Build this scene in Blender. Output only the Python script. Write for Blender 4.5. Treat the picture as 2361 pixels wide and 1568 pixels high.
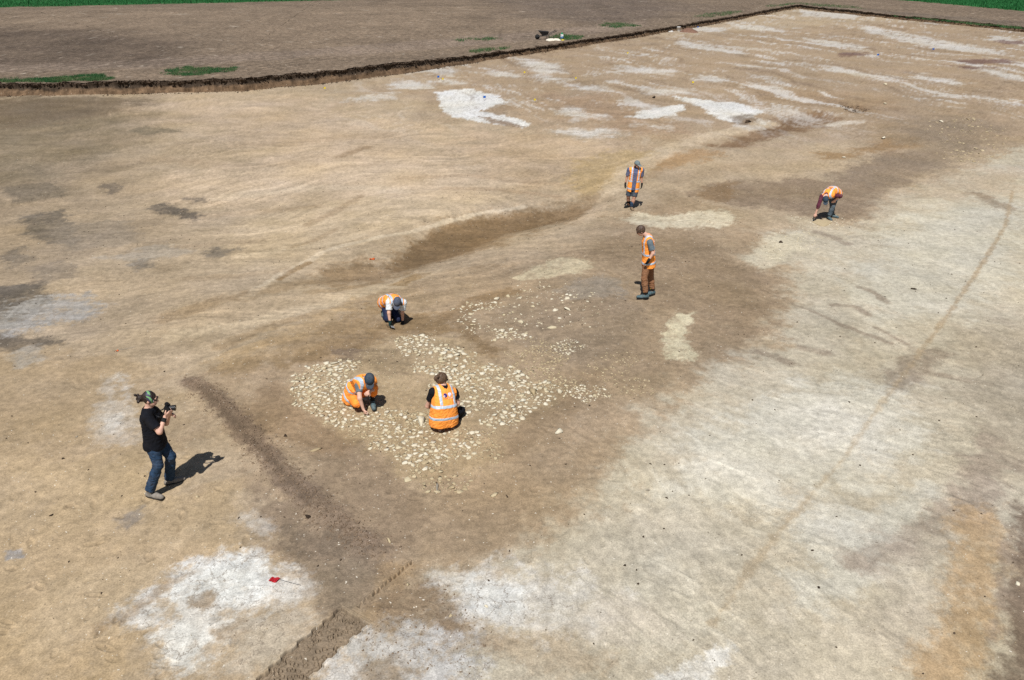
import bpy, bmesh, math, random
import numpy as np
from mathutils import Vector, Matrix

random.seed(7)
RNG = np.random.default_rng(11)
for o in list(bpy.data.objects):
    bpy.data.objects.remove(o)
SC = bpy.context.scene
COL = SC.collection

# ------------------------------------------------------------------ camera, sky, sun, exposure
PITCH = math.radians(26.1)
CAM_H = 7.9
LENS = 28.0
cam = bpy.data.cameras.new("camera")
cam.lens = LENS
cam.sensor_width = 36.0
cam.clip_start = 0.1
cam.clip_end = 3000
cam_o = bpy.data.objects.new("camera", cam)
cam_o.location = (0, 0, CAM_H)
cam_o.rotation_euler = (math.pi / 2 - PITCH, 0, 0)
COL.objects.link(cam_o)
SC.camera = cam_o

SUN_EL = math.radians(59.0)
SUN_AZ = math.radians(12.0)          # shadows run away from the camera, a little to +x
sun = bpy.data.lights.new("sun", 'SUN')
sun.energy = 5.0
sun.angle = math.radians(0.53)
sun.color = (1.0, 0.975, 0.935)
sun_o = bpy.data.objects.new("sun", sun)
travel = Vector((math.sin(SUN_AZ) * math.cos(SUN_EL), math.cos(SUN_AZ) * math.cos(SUN_EL), -math.sin(SUN_EL)))
sun_o.rotation_euler = travel.to_track_quat('-Z', 'Y').to_euler()
sun_o.location = (-10, -20, 40)
COL.objects.link(sun_o)

world = bpy.data.worlds.new("World")
SC.world = world
world.use_nodes = True
wn = world.node_tree.nodes
wl = world.node_tree.links
wn.clear()
w_out = wn.new('ShaderNodeOutputWorld')
w_bg = wn.new('ShaderNodeBackground')
w_sky = wn.new('ShaderNodeTexSky')
w_sky.sky_type = 'NISHITA'
w_sky.sun_disc = False
w_sky.sun_elevation = SUN_EL
w_sky.sun_rotation = math.pi + SUN_AZ
w_bg.inputs['Strength'].default_value = 0.05
wl.new(w_sky.outputs[0], w_bg.inputs['Color'])
wl.new(w_bg.outputs[0], w_out.inputs['Surface'])

SC.view_settings.view_transform = 'Standard'
SC.view_settings.look = 'None'
SC.view_settings.exposure = 0.06
SC.view_settings.gamma = 1.0
SC.view_settings.use_curve_mapping = False
SC.render.engine = 'CYCLES'
SC.cycles.max_bounces = 4
SC.cycles.diffuse_bounces = 2
SC.cycles.glossy_bounces = 2
SC.cycles.use_denoising = False
SC.render.resolution_x = 1024
SC.render.resolution_y = 680

# ------------------------------------------------------------------ survey frame
# Sight lines of the survey photograph, used to read off where things stand on the real ground.
VW, VH = 2361.0, 1568.0
VF = LENS / 36.0 * VW
_ty = np.array([-100, 0, 10, 19, 28, 45, 60, 500.0])
_tz = np.array([.22, .22, .2, 0, -.3, -.15, 0, 0])
_yy = np.arange(-100, 500, .5)
_zz = np.interp(_yy, _ty, _tz)
_k = np.hanning(17); _k /= _k.sum()
_zz = np.convolve(np.pad(_zz, 8, mode='edge'), _k, 'valid')


def broad(x, y):
    """the broad lie of the land: a shallow fall towards the hollow, then level"""
    return np.interp(y, _yy, _zz)


def sight(px, py):
    u = (np.asarray(px, float) - VW / 2) / VF
    v = (np.asarray(py, float) - VH / 2) / VF
    return u, math.cos(PITCH) - v * math.sin(PITCH), -math.sin(PITCH) - v * math.cos(PITCH)


def ground_xy(px, py, up=0.0):
    """where a sight line meets the ground (or a level that lies UP above it)"""
    dx, dy, dz = sight(px, py)
    z = np.zeros_like(dy) + up
    for _ in range(8):
        t = (CAM_H - z) / -dz
        x, y = dx * t, dy * t
        z = broad(x, y) + up
    return x, y


def G(px, py, up=0.0):
    x, y = ground_xy(px, py, up)
    return np.array([float(x), float(y), float(broad(x, y)) + up])


def at(px, py, Y):
    dx, dy, dz = sight(px, py)
    t = Y / float(dy)
    return np.array([float(dx) * t, Y, CAM_H + float(dz) * t])


def pts(s):
    return [tuple(float(v) for v in p.split(',')) for p in s.split()]


# ------------------------------------------------------------------ numeric noise
_perm = np.random.default_rng(3).permutation(512).astype(np.int64)
_ang = np.random.default_rng(4).random(512) * 2 * np.pi
_gx = np.cos(_ang).astype(np.float32)
_gy = np.sin(_ang).astype(np.float32)


def perlin(x, y, seed=0):
    x = np.asarray(x, np.float64); y = np.asarray(y, np.float64)
    xi = np.floor(x).astype(np.int64); yi = np.floor(y).astype(np.int64)
    fx = (x - xi).astype(np.float32); fy = (y - yi).astype(np.float32)

    def g(ix, iy, dx, dy):
        h = _perm[(_perm[(ix + seed * 37) & 511] + iy) & 511]
        return _gx[h] * dx + _gy[h] * dy
    u = fx * fx * fx * (fx * (fx * 6 - 15) + 10)
    v = fy * fy * fy * (fy * (fy * 6 - 15) + 10)
    a = g(xi, yi, fx, fy); b = g(xi + 1, yi, fx - 1, fy)
    c = g(xi, yi + 1, fx, fy - 1); d = g(xi + 1, yi + 1, fx - 1, fy - 1)
    return (a + u * (b - a) + v * (c + u * (d - c) - (a + u * (b - a)))) * 1.5


def fbm(x, y, octs=4, seed=0, gain=.5):
    s = 0; a = 1.0; n = 0; f = 1.0
    for i in range(octs):
        s = s + a * perlin(x * f + 17.3 * i, y * f - 9.1 * i, seed + i)
        n += a; a *= gain; f *= 2.03
    return s / n * 1.4


def sstep(a, b, x):
    t = np.clip((x - a) / (b - a), 0, 1)
    return t * t * (3 - 2 * t)


def poly_sd(x, y, poly):
    """signed distance (inside positive) to a closed polygon"""
    d2 = np.full(x.shape, 1e18); ins = np.zeros(x.shape, bool)
    n = len(poly)
    for i in range(n):
        ax, ay = poly[i]; bx, by = poly[(i + 1) % n]
        ex, ey = bx - ax, by - ay
        t = np.clip(((x - ax) * ex + (y - ay) * ey) / (ex * ex + ey * ey + 1e-12), 0, 1)
        d2 = np.minimum(d2, (x - ax - ex * t) ** 2 + (y - ay - ey * t) ** 2)
        if ay != by:
            c = ((ay > y) != (by > y)) & (x < (bx - ax) * (y - ay) / (by - ay) + ax)
            ins ^= c
    return np.where(ins, 1, -1) * np.sqrt(d2)


def line_d(x, y, line):
    d2 = np.full(x.shape, 1e18)
    for (ax, ay), (bx, by) in zip(line[:-1], line[1:]):
        ex, ey = bx - ax, by - ay
        t = np.clip(((x - ax) * ex + (y - ay) * ey) / (ex * ex + ey * ey + 1e-12), 0, 1)
        d2 = np.minimum(d2, (x - ax - ex * t) ** 2 + (y - ay - ey * t) ** 2)
    return np.sqrt(d2)


LIT = 1.36       # how bright a white sunlit level surface comes out in this light


def lin(c):
    c = np.asarray(c, float) / 255.0
    return np.where(c <= .04045, c / 12.92, ((c + .055) / 1.055) ** 2.4)


def alb(r, g, b):
    """surface colour of soil that shows as this colour when the sun is on it"""
    m = (r + g + b) / 3.0
    b = b * (1 + .05 * min(1.0, max(0.0, (r - b) / 50.0)))
    r, g, b = (c + .10 * (m - c) for c in (r * .996, g * 1.005, b * .992))
    return lin((r, g, b)) / LIT


# ------------------------------------------------------------------ materials
def nodes_of(name):
    m = bpy.data.materials.new(name)
    m.use_nodes = True
    nt = m.node_tree
    b = nt.nodes['Principled BSDF']
    b.inputs['Specular IOR Level'].default_value = 0.25
    return m, nt, b


def add(nt, typ, **kw):
    n = nt.nodes.new(typ)
    for k, v in kw.items():
        if k in n.inputs.keys():
            n.inputs[k].default_value = v
        else:
            setattr(n, k, v)
    return n


def mixc(nt, fac, a, b, blend='MIX'):
    n = nt.nodes.new('ShaderNodeMix')
    n.data_type = 'RGBA'; n.blend_type = blend
    for sock, v in ((n.inputs[0], fac), (n.inputs[6], a), (n.inputs[7], b)):
        if isinstance(v, bpy.types.NodeSocket):
            nt.links.new(v, sock)
        elif isinstance(v, (int, float)):
            sock.default_value = v
        else:
            sock.default_value = (*v[:3], 1)
    return n.outputs[2]


def ramp(nt, src, stops):
    n = nt.nodes.new('ShaderNodeValToRGB')
    e = n.color_ramp.elements
    while len(e) < len(stops):
        e.new(.5)
    for el, (p, v) in zip(e, stops):
        el.position = p
        el.color = (v, v, v, 1) if isinstance(v, (int, float)) else (*v, 1)
    nt.links.new(src, n.inputs[0])
    return n.outputs[0]


def math_n(nt, op, a, b=0.0, c=None):
    n = nt.nodes.new('ShaderNodeMath'); n.operation = op
    for i, v in enumerate((a, b) if c is None else (a, b, c)):
        if isinstance(v, bpy.types.NodeSocket):
            nt.links.new(v, n.inputs[i])
        else:
            n.inputs[i].default_value = v
    return n.outputs[0]


def simple_mat(name, col, rough=.8, var=.15, scale=30.0, bump=.0, bscale=60.0, spec=.25, sheen=0.0, dirt=0.0):
    m, nt, b = nodes_of(name)
    tc = add(nt, 'ShaderNodeTexCoord')
    nz = add(nt, 'ShaderNodeTexNoise', Scale=scale, Detail=3.0)
    nt.links.new(tc.outputs['Object'], nz.inputs['Vector'])
    f = ramp(nt, nz.outputs['Fac'], [(.3, 1 - var), (.7, 1 + var)])
    c = mixc(nt, 1.0, col, f, 'MULTIPLY')
    if dirt:
        nd = add(nt, 'ShaderNodeTexNoise', Scale=5.0, Detail=5.0, Roughness=.7)
        nt.links.new(tc.outputs['Object'], nd.inputs['Vector'])
        c = mixc(nt, ramp(nt, nd.outputs['Fac'], [(.48, 0.0), (.72, dirt)]), c, (.33, .25, .18))
    nt.links.new(c, b.inputs['Base Color'])
    b.inputs['Roughness'].default_value = rough
    b.inputs['Specular IOR Level'].default_value = spec
    if sheen:
        b.inputs['Sheen Weight'].default_value = sheen
    if bump:
        n2 = add(nt, 'ShaderNodeTexNoise', Scale=bscale, Detail=4.0)
        nt.links.new(tc.outputs['Object'], n2.inputs['Vector'])
        bp = add(nt, 'ShaderNodeBump', Strength=1.0, Distance=bump)
        nt.links.new(n2.outputs['Fac'], bp.inputs['Height'])
        nt.links.new(bp.outputs[0], b.inputs['Normal'])
    return m


def soil_material(name, grain=1.0, grit=.5, cracks=True, bump=.012, lumpy=0.0):
    """soil: colours mapped per place (attribute), grain, grit, crumbs and drying cracks from noise"""
    m, nt, b = nodes_of(name)
    L = nt.links.new
    P = add(nt, 'ShaderNodeTexCoord').outputs['Object']
    col = add(nt, 'ShaderNodeAttribute', attribute_name='soil').outputs['Color']
    msk = add(nt, 'ShaderNodeAttribute', attribute_name='traits').outputs['Color']
    sep = add(nt, 'ShaderNodeSeparateColor'); L(msk, sep.inputs[0])
    chalk, rough, gritm = sep.outputs[0], sep.outputs[1], sep.outputs[2]
    n1 = add(nt, 'ShaderNodeTexNoise', noise_dimensions='2D', Scale=8.0, Detail=3.0, Roughness=.7)
    n2 = add(nt, 'ShaderNodeTexNoise', noise_dimensions='2D', Scale=42.0, Detail=2.0, Roughness=.75)
    L(P, n1.inputs['Vector']); L(P, n2.inputs['Vector'])
    n1c, n1, n2 = n1.outputs['Color'], n1.outputs['Fac'], n2.outputs['Fac']
    c = mixc(nt, 1.0, col, ramp(nt, n1, [(.25, 1 - .20 * grain), (.75, 1 + .20 * grain)]), 'MULTIPLY')
    c = mixc(nt, 1.0, c, ramp(nt, n2, [(.25, 1 - .25 * grain), (.75, 1 + .22 * grain)]), 'MULTIPLY')
    if lumpy:
        n3 = add(nt, 'ShaderNodeTexNoise', noise_dimensions='2D', Scale=2.2, Detail=4.0, Roughness=.8); L(P, n3.inputs['Vector'])
        c = mixc(nt, 1.0, c, ramp(nt, n3.outputs['Fac'], [(.3, 1 - lumpy), (.7, 1 + lumpy)]), 'MULTIPLY')
    # pale grit and dark crumbs
    vd = add(nt, 'ShaderNodeVectorMath'); vd.operation = 'MULTIPLY_ADD'
    L(n1c, vd.inputs[0]); vd.inputs[1].default_value = (.10, .10, 0); L(P, vd.inputs[2])
    v = add(nt, 'ShaderNodeTexVoronoi', voronoi_dimensions='2D', Scale=25.0); L(vd.outputs[0], v.inputs['Vector'])
    vs = add(nt, 'ShaderNodeSeparateColor'); L(v.outputs['Color'], vs.inputs[0])
    spot = math_n(nt, 'LESS_THAN', v.outputs['Distance'], math_n(nt, 'MULTIPLY_ADD', vs.outputs[1], .20, .04))
    pick = math_n(nt, 'GREATER_THAN', vs.outputs[0], math_n(nt, 'SUBTRACT', .996, math_n(nt, 'MULTIPLY', gritm, .11 * grit)))
    g1 = math_n(nt, 'MULTIPLY', spot, pick)
    c = mixc(nt, g1, c, (.60, .55, .46))
    pick2 = math_n(nt, 'LESS_THAN', vs.outputs[0], math_n(nt, 'MULTIPLY_ADD', rough, .16, .012))
    g2 = math_n(nt, 'MULTIPLY', spot, pick2)
    c = mixc(nt, math_n(nt, 'MULTIPLY', g2, .6), c, (.10, .075, .055))
    height = math_n(nt, 'MULTIPLY_ADD', n2, .45, math_n(nt, 'MULTIPLY', n1, .9))
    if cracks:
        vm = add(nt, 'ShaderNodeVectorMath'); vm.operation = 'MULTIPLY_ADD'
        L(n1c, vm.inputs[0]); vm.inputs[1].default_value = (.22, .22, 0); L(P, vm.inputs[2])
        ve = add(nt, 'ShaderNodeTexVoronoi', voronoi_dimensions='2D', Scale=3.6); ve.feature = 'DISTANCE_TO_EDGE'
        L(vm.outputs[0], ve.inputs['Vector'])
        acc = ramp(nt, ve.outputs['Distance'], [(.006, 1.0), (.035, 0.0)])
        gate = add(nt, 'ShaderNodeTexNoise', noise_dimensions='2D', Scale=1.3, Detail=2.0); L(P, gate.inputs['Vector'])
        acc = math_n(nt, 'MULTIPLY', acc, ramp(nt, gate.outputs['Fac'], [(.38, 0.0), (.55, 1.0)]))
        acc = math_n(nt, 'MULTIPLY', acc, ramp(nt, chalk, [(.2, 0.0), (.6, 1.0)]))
        c = mixc(nt, math_n(nt, 'MULTIPLY', acc, .75), c, (.16, .125, .095))  # crack lines darkened in colour, standing in for the shade of their depth
    L(c, b.inputs['Base Color'])
    b.inputs['Roughness'].default_value = .95
    b.inputs['Specular IOR Level'].default_value = .1
    bp = add(nt, 'ShaderNodeBump', Distance=bump)
    L(math_n(nt, 'MULTIPLY_ADD', rough, .75, .25), bp.inputs['Strength'])
    L(height, bp.inputs['Height'])
    L(bp.outputs[0], b.inputs['Normal'])
    return m


# ------------------------------------------------------------------ mesh helpers
def link(name, me, mat=None, parent=None, smooth=False):
    o = bpy.data.objects.new(name, me)
    COL.objects.link(o)
    if mat is not None and not me.materials:
        me.materials.append(mat)
    if smooth:
        me.polygons.foreach_set('use_smooth', np.ones(len(me.polygons), bool))
    if parent is not None:
        o.parent = parent
    return o


def mesh_np(name, verts, faces):
    """mesh from arrays; faces is (n,3) or (n,4)"""
    verts = np.ascontiguousarray(verts, np.float32); faces = np.ascontiguousarray(faces, np.int32)
    me = bpy.data.meshes.new(name)
    k = faces.shape[1]
    me.vertices.add(len(verts)); me.vertices.foreach_set('co', verts.ravel())
    me.loops.add(faces.size); me.loops.foreach_set('vertex_index', faces.ravel())
    me.polygons.add(len(faces))
    me.polygons.foreach_set('loop_start', np.arange(0, faces.size, k, dtype=np.int32))
    me.update(calc_edges=True)
    return me


def grid_faces(nr, nc):
    i = np.arange(nr - 1)[:, None] * nc + np.arange(nc - 1)[None, :]
    i = i.ravel()
    return np.stack([i, i + 1, i + nc + 1, i + nc], 1)


def set_attr(me, name, rgb):
    a = me.attributes.new(name, 'FLOAT_COLOR', 'POINT')
    buf = np.ones((len(me.vertices), 4), np.float32)
    buf[:, :3] = rgb
    a.data.foreach_set('color', buf.ravel())


def tag(o, label=None, cat=None, group=None, kind=None):
    if label: o['label'] = label
    if cat: o['category'] = cat
    if group: o['group'] = group
    if kind: o['kind'] = kind
    return o


def empty(name, loc):
    o = bpy.data.objects.new(name, None)
    o.location = loc
    o.empty_display_size = .1
    COL.objects.link(o)
    return o


# ------------------------------------------------------------------ the stripped excavation floor
class Paint:
    def __init__(s, x, y, rgb):
        s.x, s.y = x, y
        s.c = np.tile(np.asarray(rgb, np.float32), (len(x), 1))
        s.t = np.zeros((len(x), 3), np.float32)      # chalk, roughness, grit
        s.h = np.zeros(len(x), np.float32)
        s.drag = np.zeros(len(x), np.float32)      # smear left by scraping, bends the edges of patches

    def region(s, poly, soft, pad):
        P = [tuple(float(v) for v in ground_xy(*p)) for p in poly]
        xs = [p[0] for p in P]; ys = [p[1] for p in P]
        idx = np.nonzero((s.x > min(xs) - pad) & (s.x < max(xs) + pad) & (s.y > min(ys) - pad) & (s.y < max(ys) + pad))[0]
        return P, idx

    def edge(s, i, d, soft, ws, seed, crisp, mott, ms, asp):
        """ragged transition: the nearer the border, the more the two soils break up into each other"""
        x, y = s.x[i], s.y[i]
        n = fbm(x * ws * 1.6, y * ws * 1.6 * asp, 7, seed, .74) + .45 * s.drag[i]
        m = sstep(-crisp, crisp, np.clip(d / soft, -2.2, 2.2) + 1.05 * n)
        if mott:
            m = m * (1 - mott * sstep(-.1, .45, fbm(x * ms, y * ms * asp, 5, seed + 9, .75)))
        return m

    def patch(s, poly, rgb, soft=.5, ws=1.0, op=1.0, mott=.3, ms=2.5, seed=1, chalk=0.0, rough=0.0, grit=0.0, z=0.0, asp=1.0, crisp=.45):
        P, i = s.region(poly, soft, soft * 2.5 + .1)
        if not len(i): return
        d = poly_sd(s.x[i], s.y[i], P)
        s.blend(i, s.edge(i, d, soft, ws, seed, crisp, mott, ms, asp) * op, rgb, chalk, rough, grit)
        if z: s.h[i] += z * sstep(-soft, soft, d)

    def line(s, line, rgb, width, soft=.15, ws=1.0, op=1.0, mott=.3, ms=2.5, seed=1, chalk=0.0, rough=0.0, grit=0.0, z=0.0, crisp=.5):
        P, i = s.region(line, soft, soft * 2.5 + width + .1)
        if not len(i): return
        d = width - line_d(s.x[i], s.y[i], P)
        m = s.edge(i, d, soft, ws, seed, crisp, mott, ms, 1.0)
        s.blend(i, m * op, rgb, chalk, rough, grit)
        if z: s.h[i] += z * sstep(-soft, soft, d)

    def blend(s, i, m, rgb, chalk=0.0, rough=0.0, grit=0.0):
        m = m.astype(np.float32)
        s.c[i] += (np.asarray(rgb, np.float32) - s.c[i]) * m[:, None]
        for k, v in enumerate((chalk, rough, grit)):
            s.t[i, k] = s.t[i, k] * (1 - m) + v * m if (k == 0 or v) else s.t[i, k]


# finer near the middle of the site, coarser far away
_rows = np.concatenate([[2400., 2100, 1900, 1800, 1740, 1700], np.arange(1670, -14, -2.35), [-30., -50, -70]])
_rays = [sight(VW / 2, r) for r in _rows]
gy = np.array([float(CAM_H * r[1] / -r[2]) for r in _rays])
gy = np.concatenate([[-40., -5., 1.], gy[gy > 1.5]])
gw = np.maximum(gy * math.cos(PITCH) + CAM_H * math.sin(PITCH), 4.0)
gu = np.concatenate([[-14., -5, -2.4, -1.6, -1.2, -1.0, -.9], np.arange(-.82, .82, .00142), [.9, 1.0, 1.2, 1.6, 2.4, 5, 14.]])
X2 = gw[:, None] * gu[None, :]
Y2 = np.repeat(gy[:, None], len(gu), 1)
fx = X2.ravel(); fy = Y2.ravel()
print('floor verts', len(fx))
S = Paint(fx, fy, alb(186, 163, 129))
A_ = alb
far = sstep(30, 70, fy)


def rot(x, y, deg):
    a = math.radians(deg); return x * math.cos(a) + y * math.sin(a), -x * math.sin(a) + y * math.cos(a)


# scraping marks left by the machine bucket: long in one direction, fine across it
wxl = fbm(fx * .10, fy * .10, 3, 21) * 3.0
_a, _b = rot(fx, fy, 20)
st_l = fbm(_a * .22, (_b + wxl) * 2.2, 6, 31, .68)
_a, _b = rot(fx, fy, -50)
wxr = fbm(fx * .13, fy * .13, 3, 23) * 2.0
st_r = fbm(_a * .30, (_b + wxr) * 2.6, 6, 41, .68)
_a, _b = rot(fx, fy, -65)
st_f = fbm(_a * .040, (_b + wxr) * .62, 6, 51, .68)
big = fbm(fx * .11, fy * .11, 4, 61)
mid = fbm(fx * .6, fy * .6, 6, 71, .68)
fine = fbm(fx * 3.2, fy * 3.2, 4, 81, .7)
wl_ = (1 - sstep(-2, 5, fx - (fy - 14) * .25)); wr_ = 1 - wl_
S.drag[:] = st_l * wl_ + st_r * wr_ * (1 - far) + st_f * wr_ * far
P = S.patch


def va(s): return [(563.1 + .5176 * a, 281.5 + .5176 * b) for a, b in pts(s)]
def vb(s): return [(1220 + .4833 * a, 187.7 + .4833 * b) for a, b in pts(s)]


# --- broad soils
P(pts('-700,225 330,225 420,260 300,400 330,560 200,640 60,900 -200,1200 -900,1200'), A_(160, 139, 110), 5, .18, .8, .25, .5, 2, rough=.35)
P(pts('-500,225 200,228 300,260 260,330 120,420 -500,470'), A_(128, 113, 88), 4.5, .2, .8, .35, .4, 3, rough=.5)
P(pts('-300,225 330,226 420,236 250,262 100,290 -300,300'), A_(116, 98, 76), 2.2, .3, .7, .35, .5, 303, rough=.5)
P(pts('330,236 700,222 1000,300 1100,420 900,470 500,470 420,420 600,350 450,300'), A_(200, 174, 140), 4, .25, .8, .25, .5, 4)
P(pts('420,400 700,380 1000,370 1220,420 1150,460 900,480 700,520 520,480'), A_(206, 181, 146), 2.6, .35, .75, .35, .7, 5)
P(pts('560,500 860,450 1150,460 1000,500 860,550 700,620 540,620'), A_(200, 176, 138), 1.4, .6, .7, .35, 1, 6)
P(pts('1050,300 1300,310 1500,340 1420,400 1250,440 1100,400'), A_(194, 166, 130), 2.4, .5, .7, .35, .7, 7)
P(pts('900,120 2400,30 2600,80 2600,330 2000,330 1500,330 1250,300 900,230'), A_(170, 145, 114), 7, .15, .85, .2, .3, 8, asp=.6)
# left foreground
P(pts('-600,1000 330,1010 560,1150 600,1300 330,1420 300,1568 -200,1800 -700,1700'), A_(190, 163, 122), 1.3, .7, .85, .3, 1.0, 9, rough=.3, grit=.3)
P(pts('-300,760 260,830 440,900 420,1040 200,1080 -300,1000'), A_(178, 152, 114), 1.1, .7, .7, .3, 1.2, 10, rough=.3)
P(pts('60,1060 330,1040 420,1150 200,1200 40,1160'), A_(196, 168, 124), .7, 1, .6, .4, 1.5, 304)
P(pts('100,1330 330,1300 420,1240 300,1420 120,1500 60,1450'), A_(200, 176, 138), .7, 1, .55, .4, 1.5, 305)
# pale stripped clay
P(vb('1020,850 1080,775 1180,725 1350,705 1500,705 1600,655 1700,565 1900,490 2100,420 2361,310 2900,300 3000,2000 2900,3600 -230,3600 -370,2660 -480,2390 -200,2290 150,2130 370,1840 440,1600 560,1470 780,1330 850,1290 1050,1270 1200,1250 1150,1150 1250,1050 1200,980 1240,870'), A_(199, 186, 158), 1.0, .8, .95, .22, 1.0, 11, chalk=.12, grit=.1)
P(vb('1600,850 1800,640 2200,560 2361,560 2361,900 2000,1100 1700,1150 1500,1000'), A_(206, 197, 174), 1.6, .5, .85, .25, .8, 12, chalk=.1)
P(pts('1620,990 1850,880 2060,880 2150,1000 2000,1130 1700,1180 1500,1150'), A_(212, 204, 184), 1.1, .7, .85, .25, 1.0, 13, chalk=.12)
P(pts('1350,1180 1620,1150 1800,1280 1500,1420 1300,1300'), A_(202, 189, 162), .8, .8, .8, .3, 1.2, 14)
P(pts('1680,1440 2050,1420 2150,1568 1700,1640'), A_(204, 191, 166), .7, .8, .8, .35, 1.2, 15)
P(pts('1840,1180 2150,1120 2120,1280 2000,1400 1850,1400'), A_(205, 198, 180), .7, .9, .8, .35, 1.4, 16)
P(pts('1300,1340 1600,1300 1700,1420 1560,1520 1360,1480'), A_(208, 198, 174), .8, .8, .7, .35, 1.2, 306)

# --- brown worked soil round the stone spread
P(pts('430,880 640,800 860,660 1050,600 1230,590 1330,560 1420,500 1560,440 1700,500 1770,560 1800,640 1800,690 1730,790 1640,860 1560,900 1420,1060 1260,1230 1000,1320 900,1420 820,1400 690,1270 560,1080 460,950'), A_(170, 145, 112), 1.1, .8, .88, .35, 1.0, 17, rough=.35, grit=.35)
P(va('150,1050 400,960 640,880 760,840 880,850 960,930 800,955 650,945 560,1000 400,1050 250,1080 180,1100'), A_(144, 117, 80), .45, 1, .85, .3, 1.5, 18, rough=.4, grit=.3)
P(va('-150,1100 200,960 500,850 620,760 650,800 560,920 300,1020 0,1130'), A_(158, 131, 93), .6, 1, .8, .35, 1.4, 19, rough=.35)
P(va('880,860 1000,780 1180,740 1240,760 1000,850 1050,960 1150,1010 1120,1060 1030,1000 960,940'), A_(142, 116, 82), .3, 1.4, .85, .3, 2, 307, rough=.45, grit=.3)
P(va('1150,800 1350,740 1600,760 1750,800 1820,900 1700,1050 1450,1080 1250,1000 1150,900'), A_(156, 135, 108), .6, 1, .85, .3, 1.4, 20, rough=.5, grit=.6)
P(va('1380,585 1460,540 1560,465 1720,490 1900,500 2050,520 2200,620 2350,680 2420,800 2350,900 2200,1000 2050,850 1900,830 1800,800 1700,660 1560,610 1450,590'), A_(152, 129, 100), .9, 1.2, .75, .5, 1.0, 21, rough=.4, grit=.3, crisp=.3)
P(va('1800,830 2050,860 2200,1000 2150,1060 2010,1040 1960,960 2000,850 1900,840'), A_(158, 134, 102), .5, 1.2, .7, .4, 1.6, 308, rough=.3)
P(va('1400,1080 1700,1000 1850,960 1860,1070 1960,1080 1900,1180 1700,1250 1500,1330 1300,1300'), A_(160, 137, 106), .6, 1, .8, .35, 1.3, 23, rough=.3)
P(va('1150,1330 1300,1200 1480,1130 1600,1100 1560,1200 1480,1300 1350,1400 1250,1500 1150,1560 1050,1450'), A_(156, 130, 96), .6, 1.2, .72, .4, 1.3, 24, rough=.4, grit=.3)
P(pts('1000,1080 1180,1090 1300,1020 1330,1050 1250,1180 1120,1270 1000,1290 940,1200'), A_(162, 138, 106), .6, 1, .65, .4, 1.4, 25, rough=.4, grit=.3)
P(pts('700,1010 860,1020 900,1080 960,1130 1010,1180 930,1280 850,1250 720,1110'), A_(152, 129, 100), .35, 1.3, .88, .25, 1.6, 26, rough=.5, grit=.4)
P(pts('560,940 640,860 665,900 720,960 840,1010 800,1060 700,1030 600,1000'), A_(152, 126, 94), .3, 1.4, .85, .25, 1.6, 27, rough=.5)
P(va('380,1010 560,1000 690,1010 750,1060 740,1120 640,1120 560,1090 440,1060'), A_(130, 110, 88), .18, 2, .92, .2, 2, 28, rough=.8, grit=.4)
P(va('1400,740 1500,700 1600,690 1700,720 1680,780 1560,790 1450,780'), A_(160, 147, 130), .5, 1.2, .8, .3, 1.5, 29, grit=.6, rough=.4)
P(va('640,1300 800,1300 880,1380 760,1480 600,1440'), A_(166, 142, 106), .4, 1.2, .6, .4, 1.8, 309, rough=.4)
P(pts('655,905 720,842 800,830 900,770 1050,775 1130,840 1290,890 1290,920 1180,990 1130,1080 960,1110 880,1060 780,1000'), A_(180, 155, 114), .35, 1.6, .6, .4, 2.4, 335, grit=1.0, rough=.5)
# soil bank and trampled dark soil beside it
S.line(pts('440,880 500,920 560,985 640,1080 740,1180 860,1270'), A_(138, 116, 93), .22, .2, 1.6, .95, .25, 2, 30, rough=1.0, grit=.3, z=.05)
S.line(pts('470,900 540,975 620,1060 720,1170'), A_(112, 94, 75), .07, .1, 2.6, .75, .25, 3, 31, rough=1.0)
P(pts('600,1130 740,1190 900,1290 860,1400 760,1420 700,1330 620,1250'), A_(150, 128, 102), .4, 1.6, .85, .4, 1.8, 32, rough=.8, grit=.5)
P(pts('660,1210 820,1230 870,1300 790,1400 700,1330'), A_(118, 103, 85), .35, 1.8, .7, .45, 2, 33, rough=.9)
P(pts('880,1290 960,1300 930,1370 860,1430 840,1410'), A_(176, 145, 104), .2, 2.4, .7, .35, 3, 34, rough=.7)
P(pts('860,1380 1000,1330 1060,1400 1130,1470 1220,1480 1100,1500 960,1450 870,1440'), A_(156, 131, 100), .25, 2, .85, .35, 2, 35, rough=.9, grit=.5)
P(pts('1100,1440 1300,1450 1420,1530 1300,1568 1150,1500'), A_(190, 168, 134), .4, 1.8, .7, .35, 2, 36, rough=.4)
P(pts('700,1290 830,1300 900,1360 850,1420 740,1400'), A_(160, 140, 112), .25, 2, .5, .4, 2.5, 310)

# --- the hollow way: dark damp silt and the pale swirls on its rim
P(va('300,700 480,600 640,600 880,430 1200,380 1560,340 1620,330 1500,420 1300,470 1100,540 900,610 650,690 450,720'), A_(150, 123, 88), 1.1, .9, .85, .3, 1.2, 37, rough=.3, z=-.20)
P(va('640,622 700,570 780,500 880,455 1000,425 1150,400 1300,378 1460,362 1550,365 1480,400 1330,440 1200,465 1100,500 1000,545 880,585 760,612 680,627'), A_(138, 110, 75), .45, 1.4, .85, .25, 1.6, 38, rough=.3, z=-.07, crisp=.3)
P(va('690,600 760,520 880,462 1000,432 1100,415 1120,450 1000,520 880,575 760,605'), A_(124, 100, 69), .5, 1.4, .7, .25, 1.6, 311)
P(va('340,650 480,605 600,610 560,660 450,690 370,690'), A_(138, 113, 81), .5, 1.4, .65, .4, 2, 312)
S.line(va('0,790 130,700 240,645 350,580 450,545 600,510 740,480 900,428 1050,398 1250,368'), A_(214, 193, 158), .13, .14, 1.4, .8, .3, 2, 39, crisp=.3)
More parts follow.
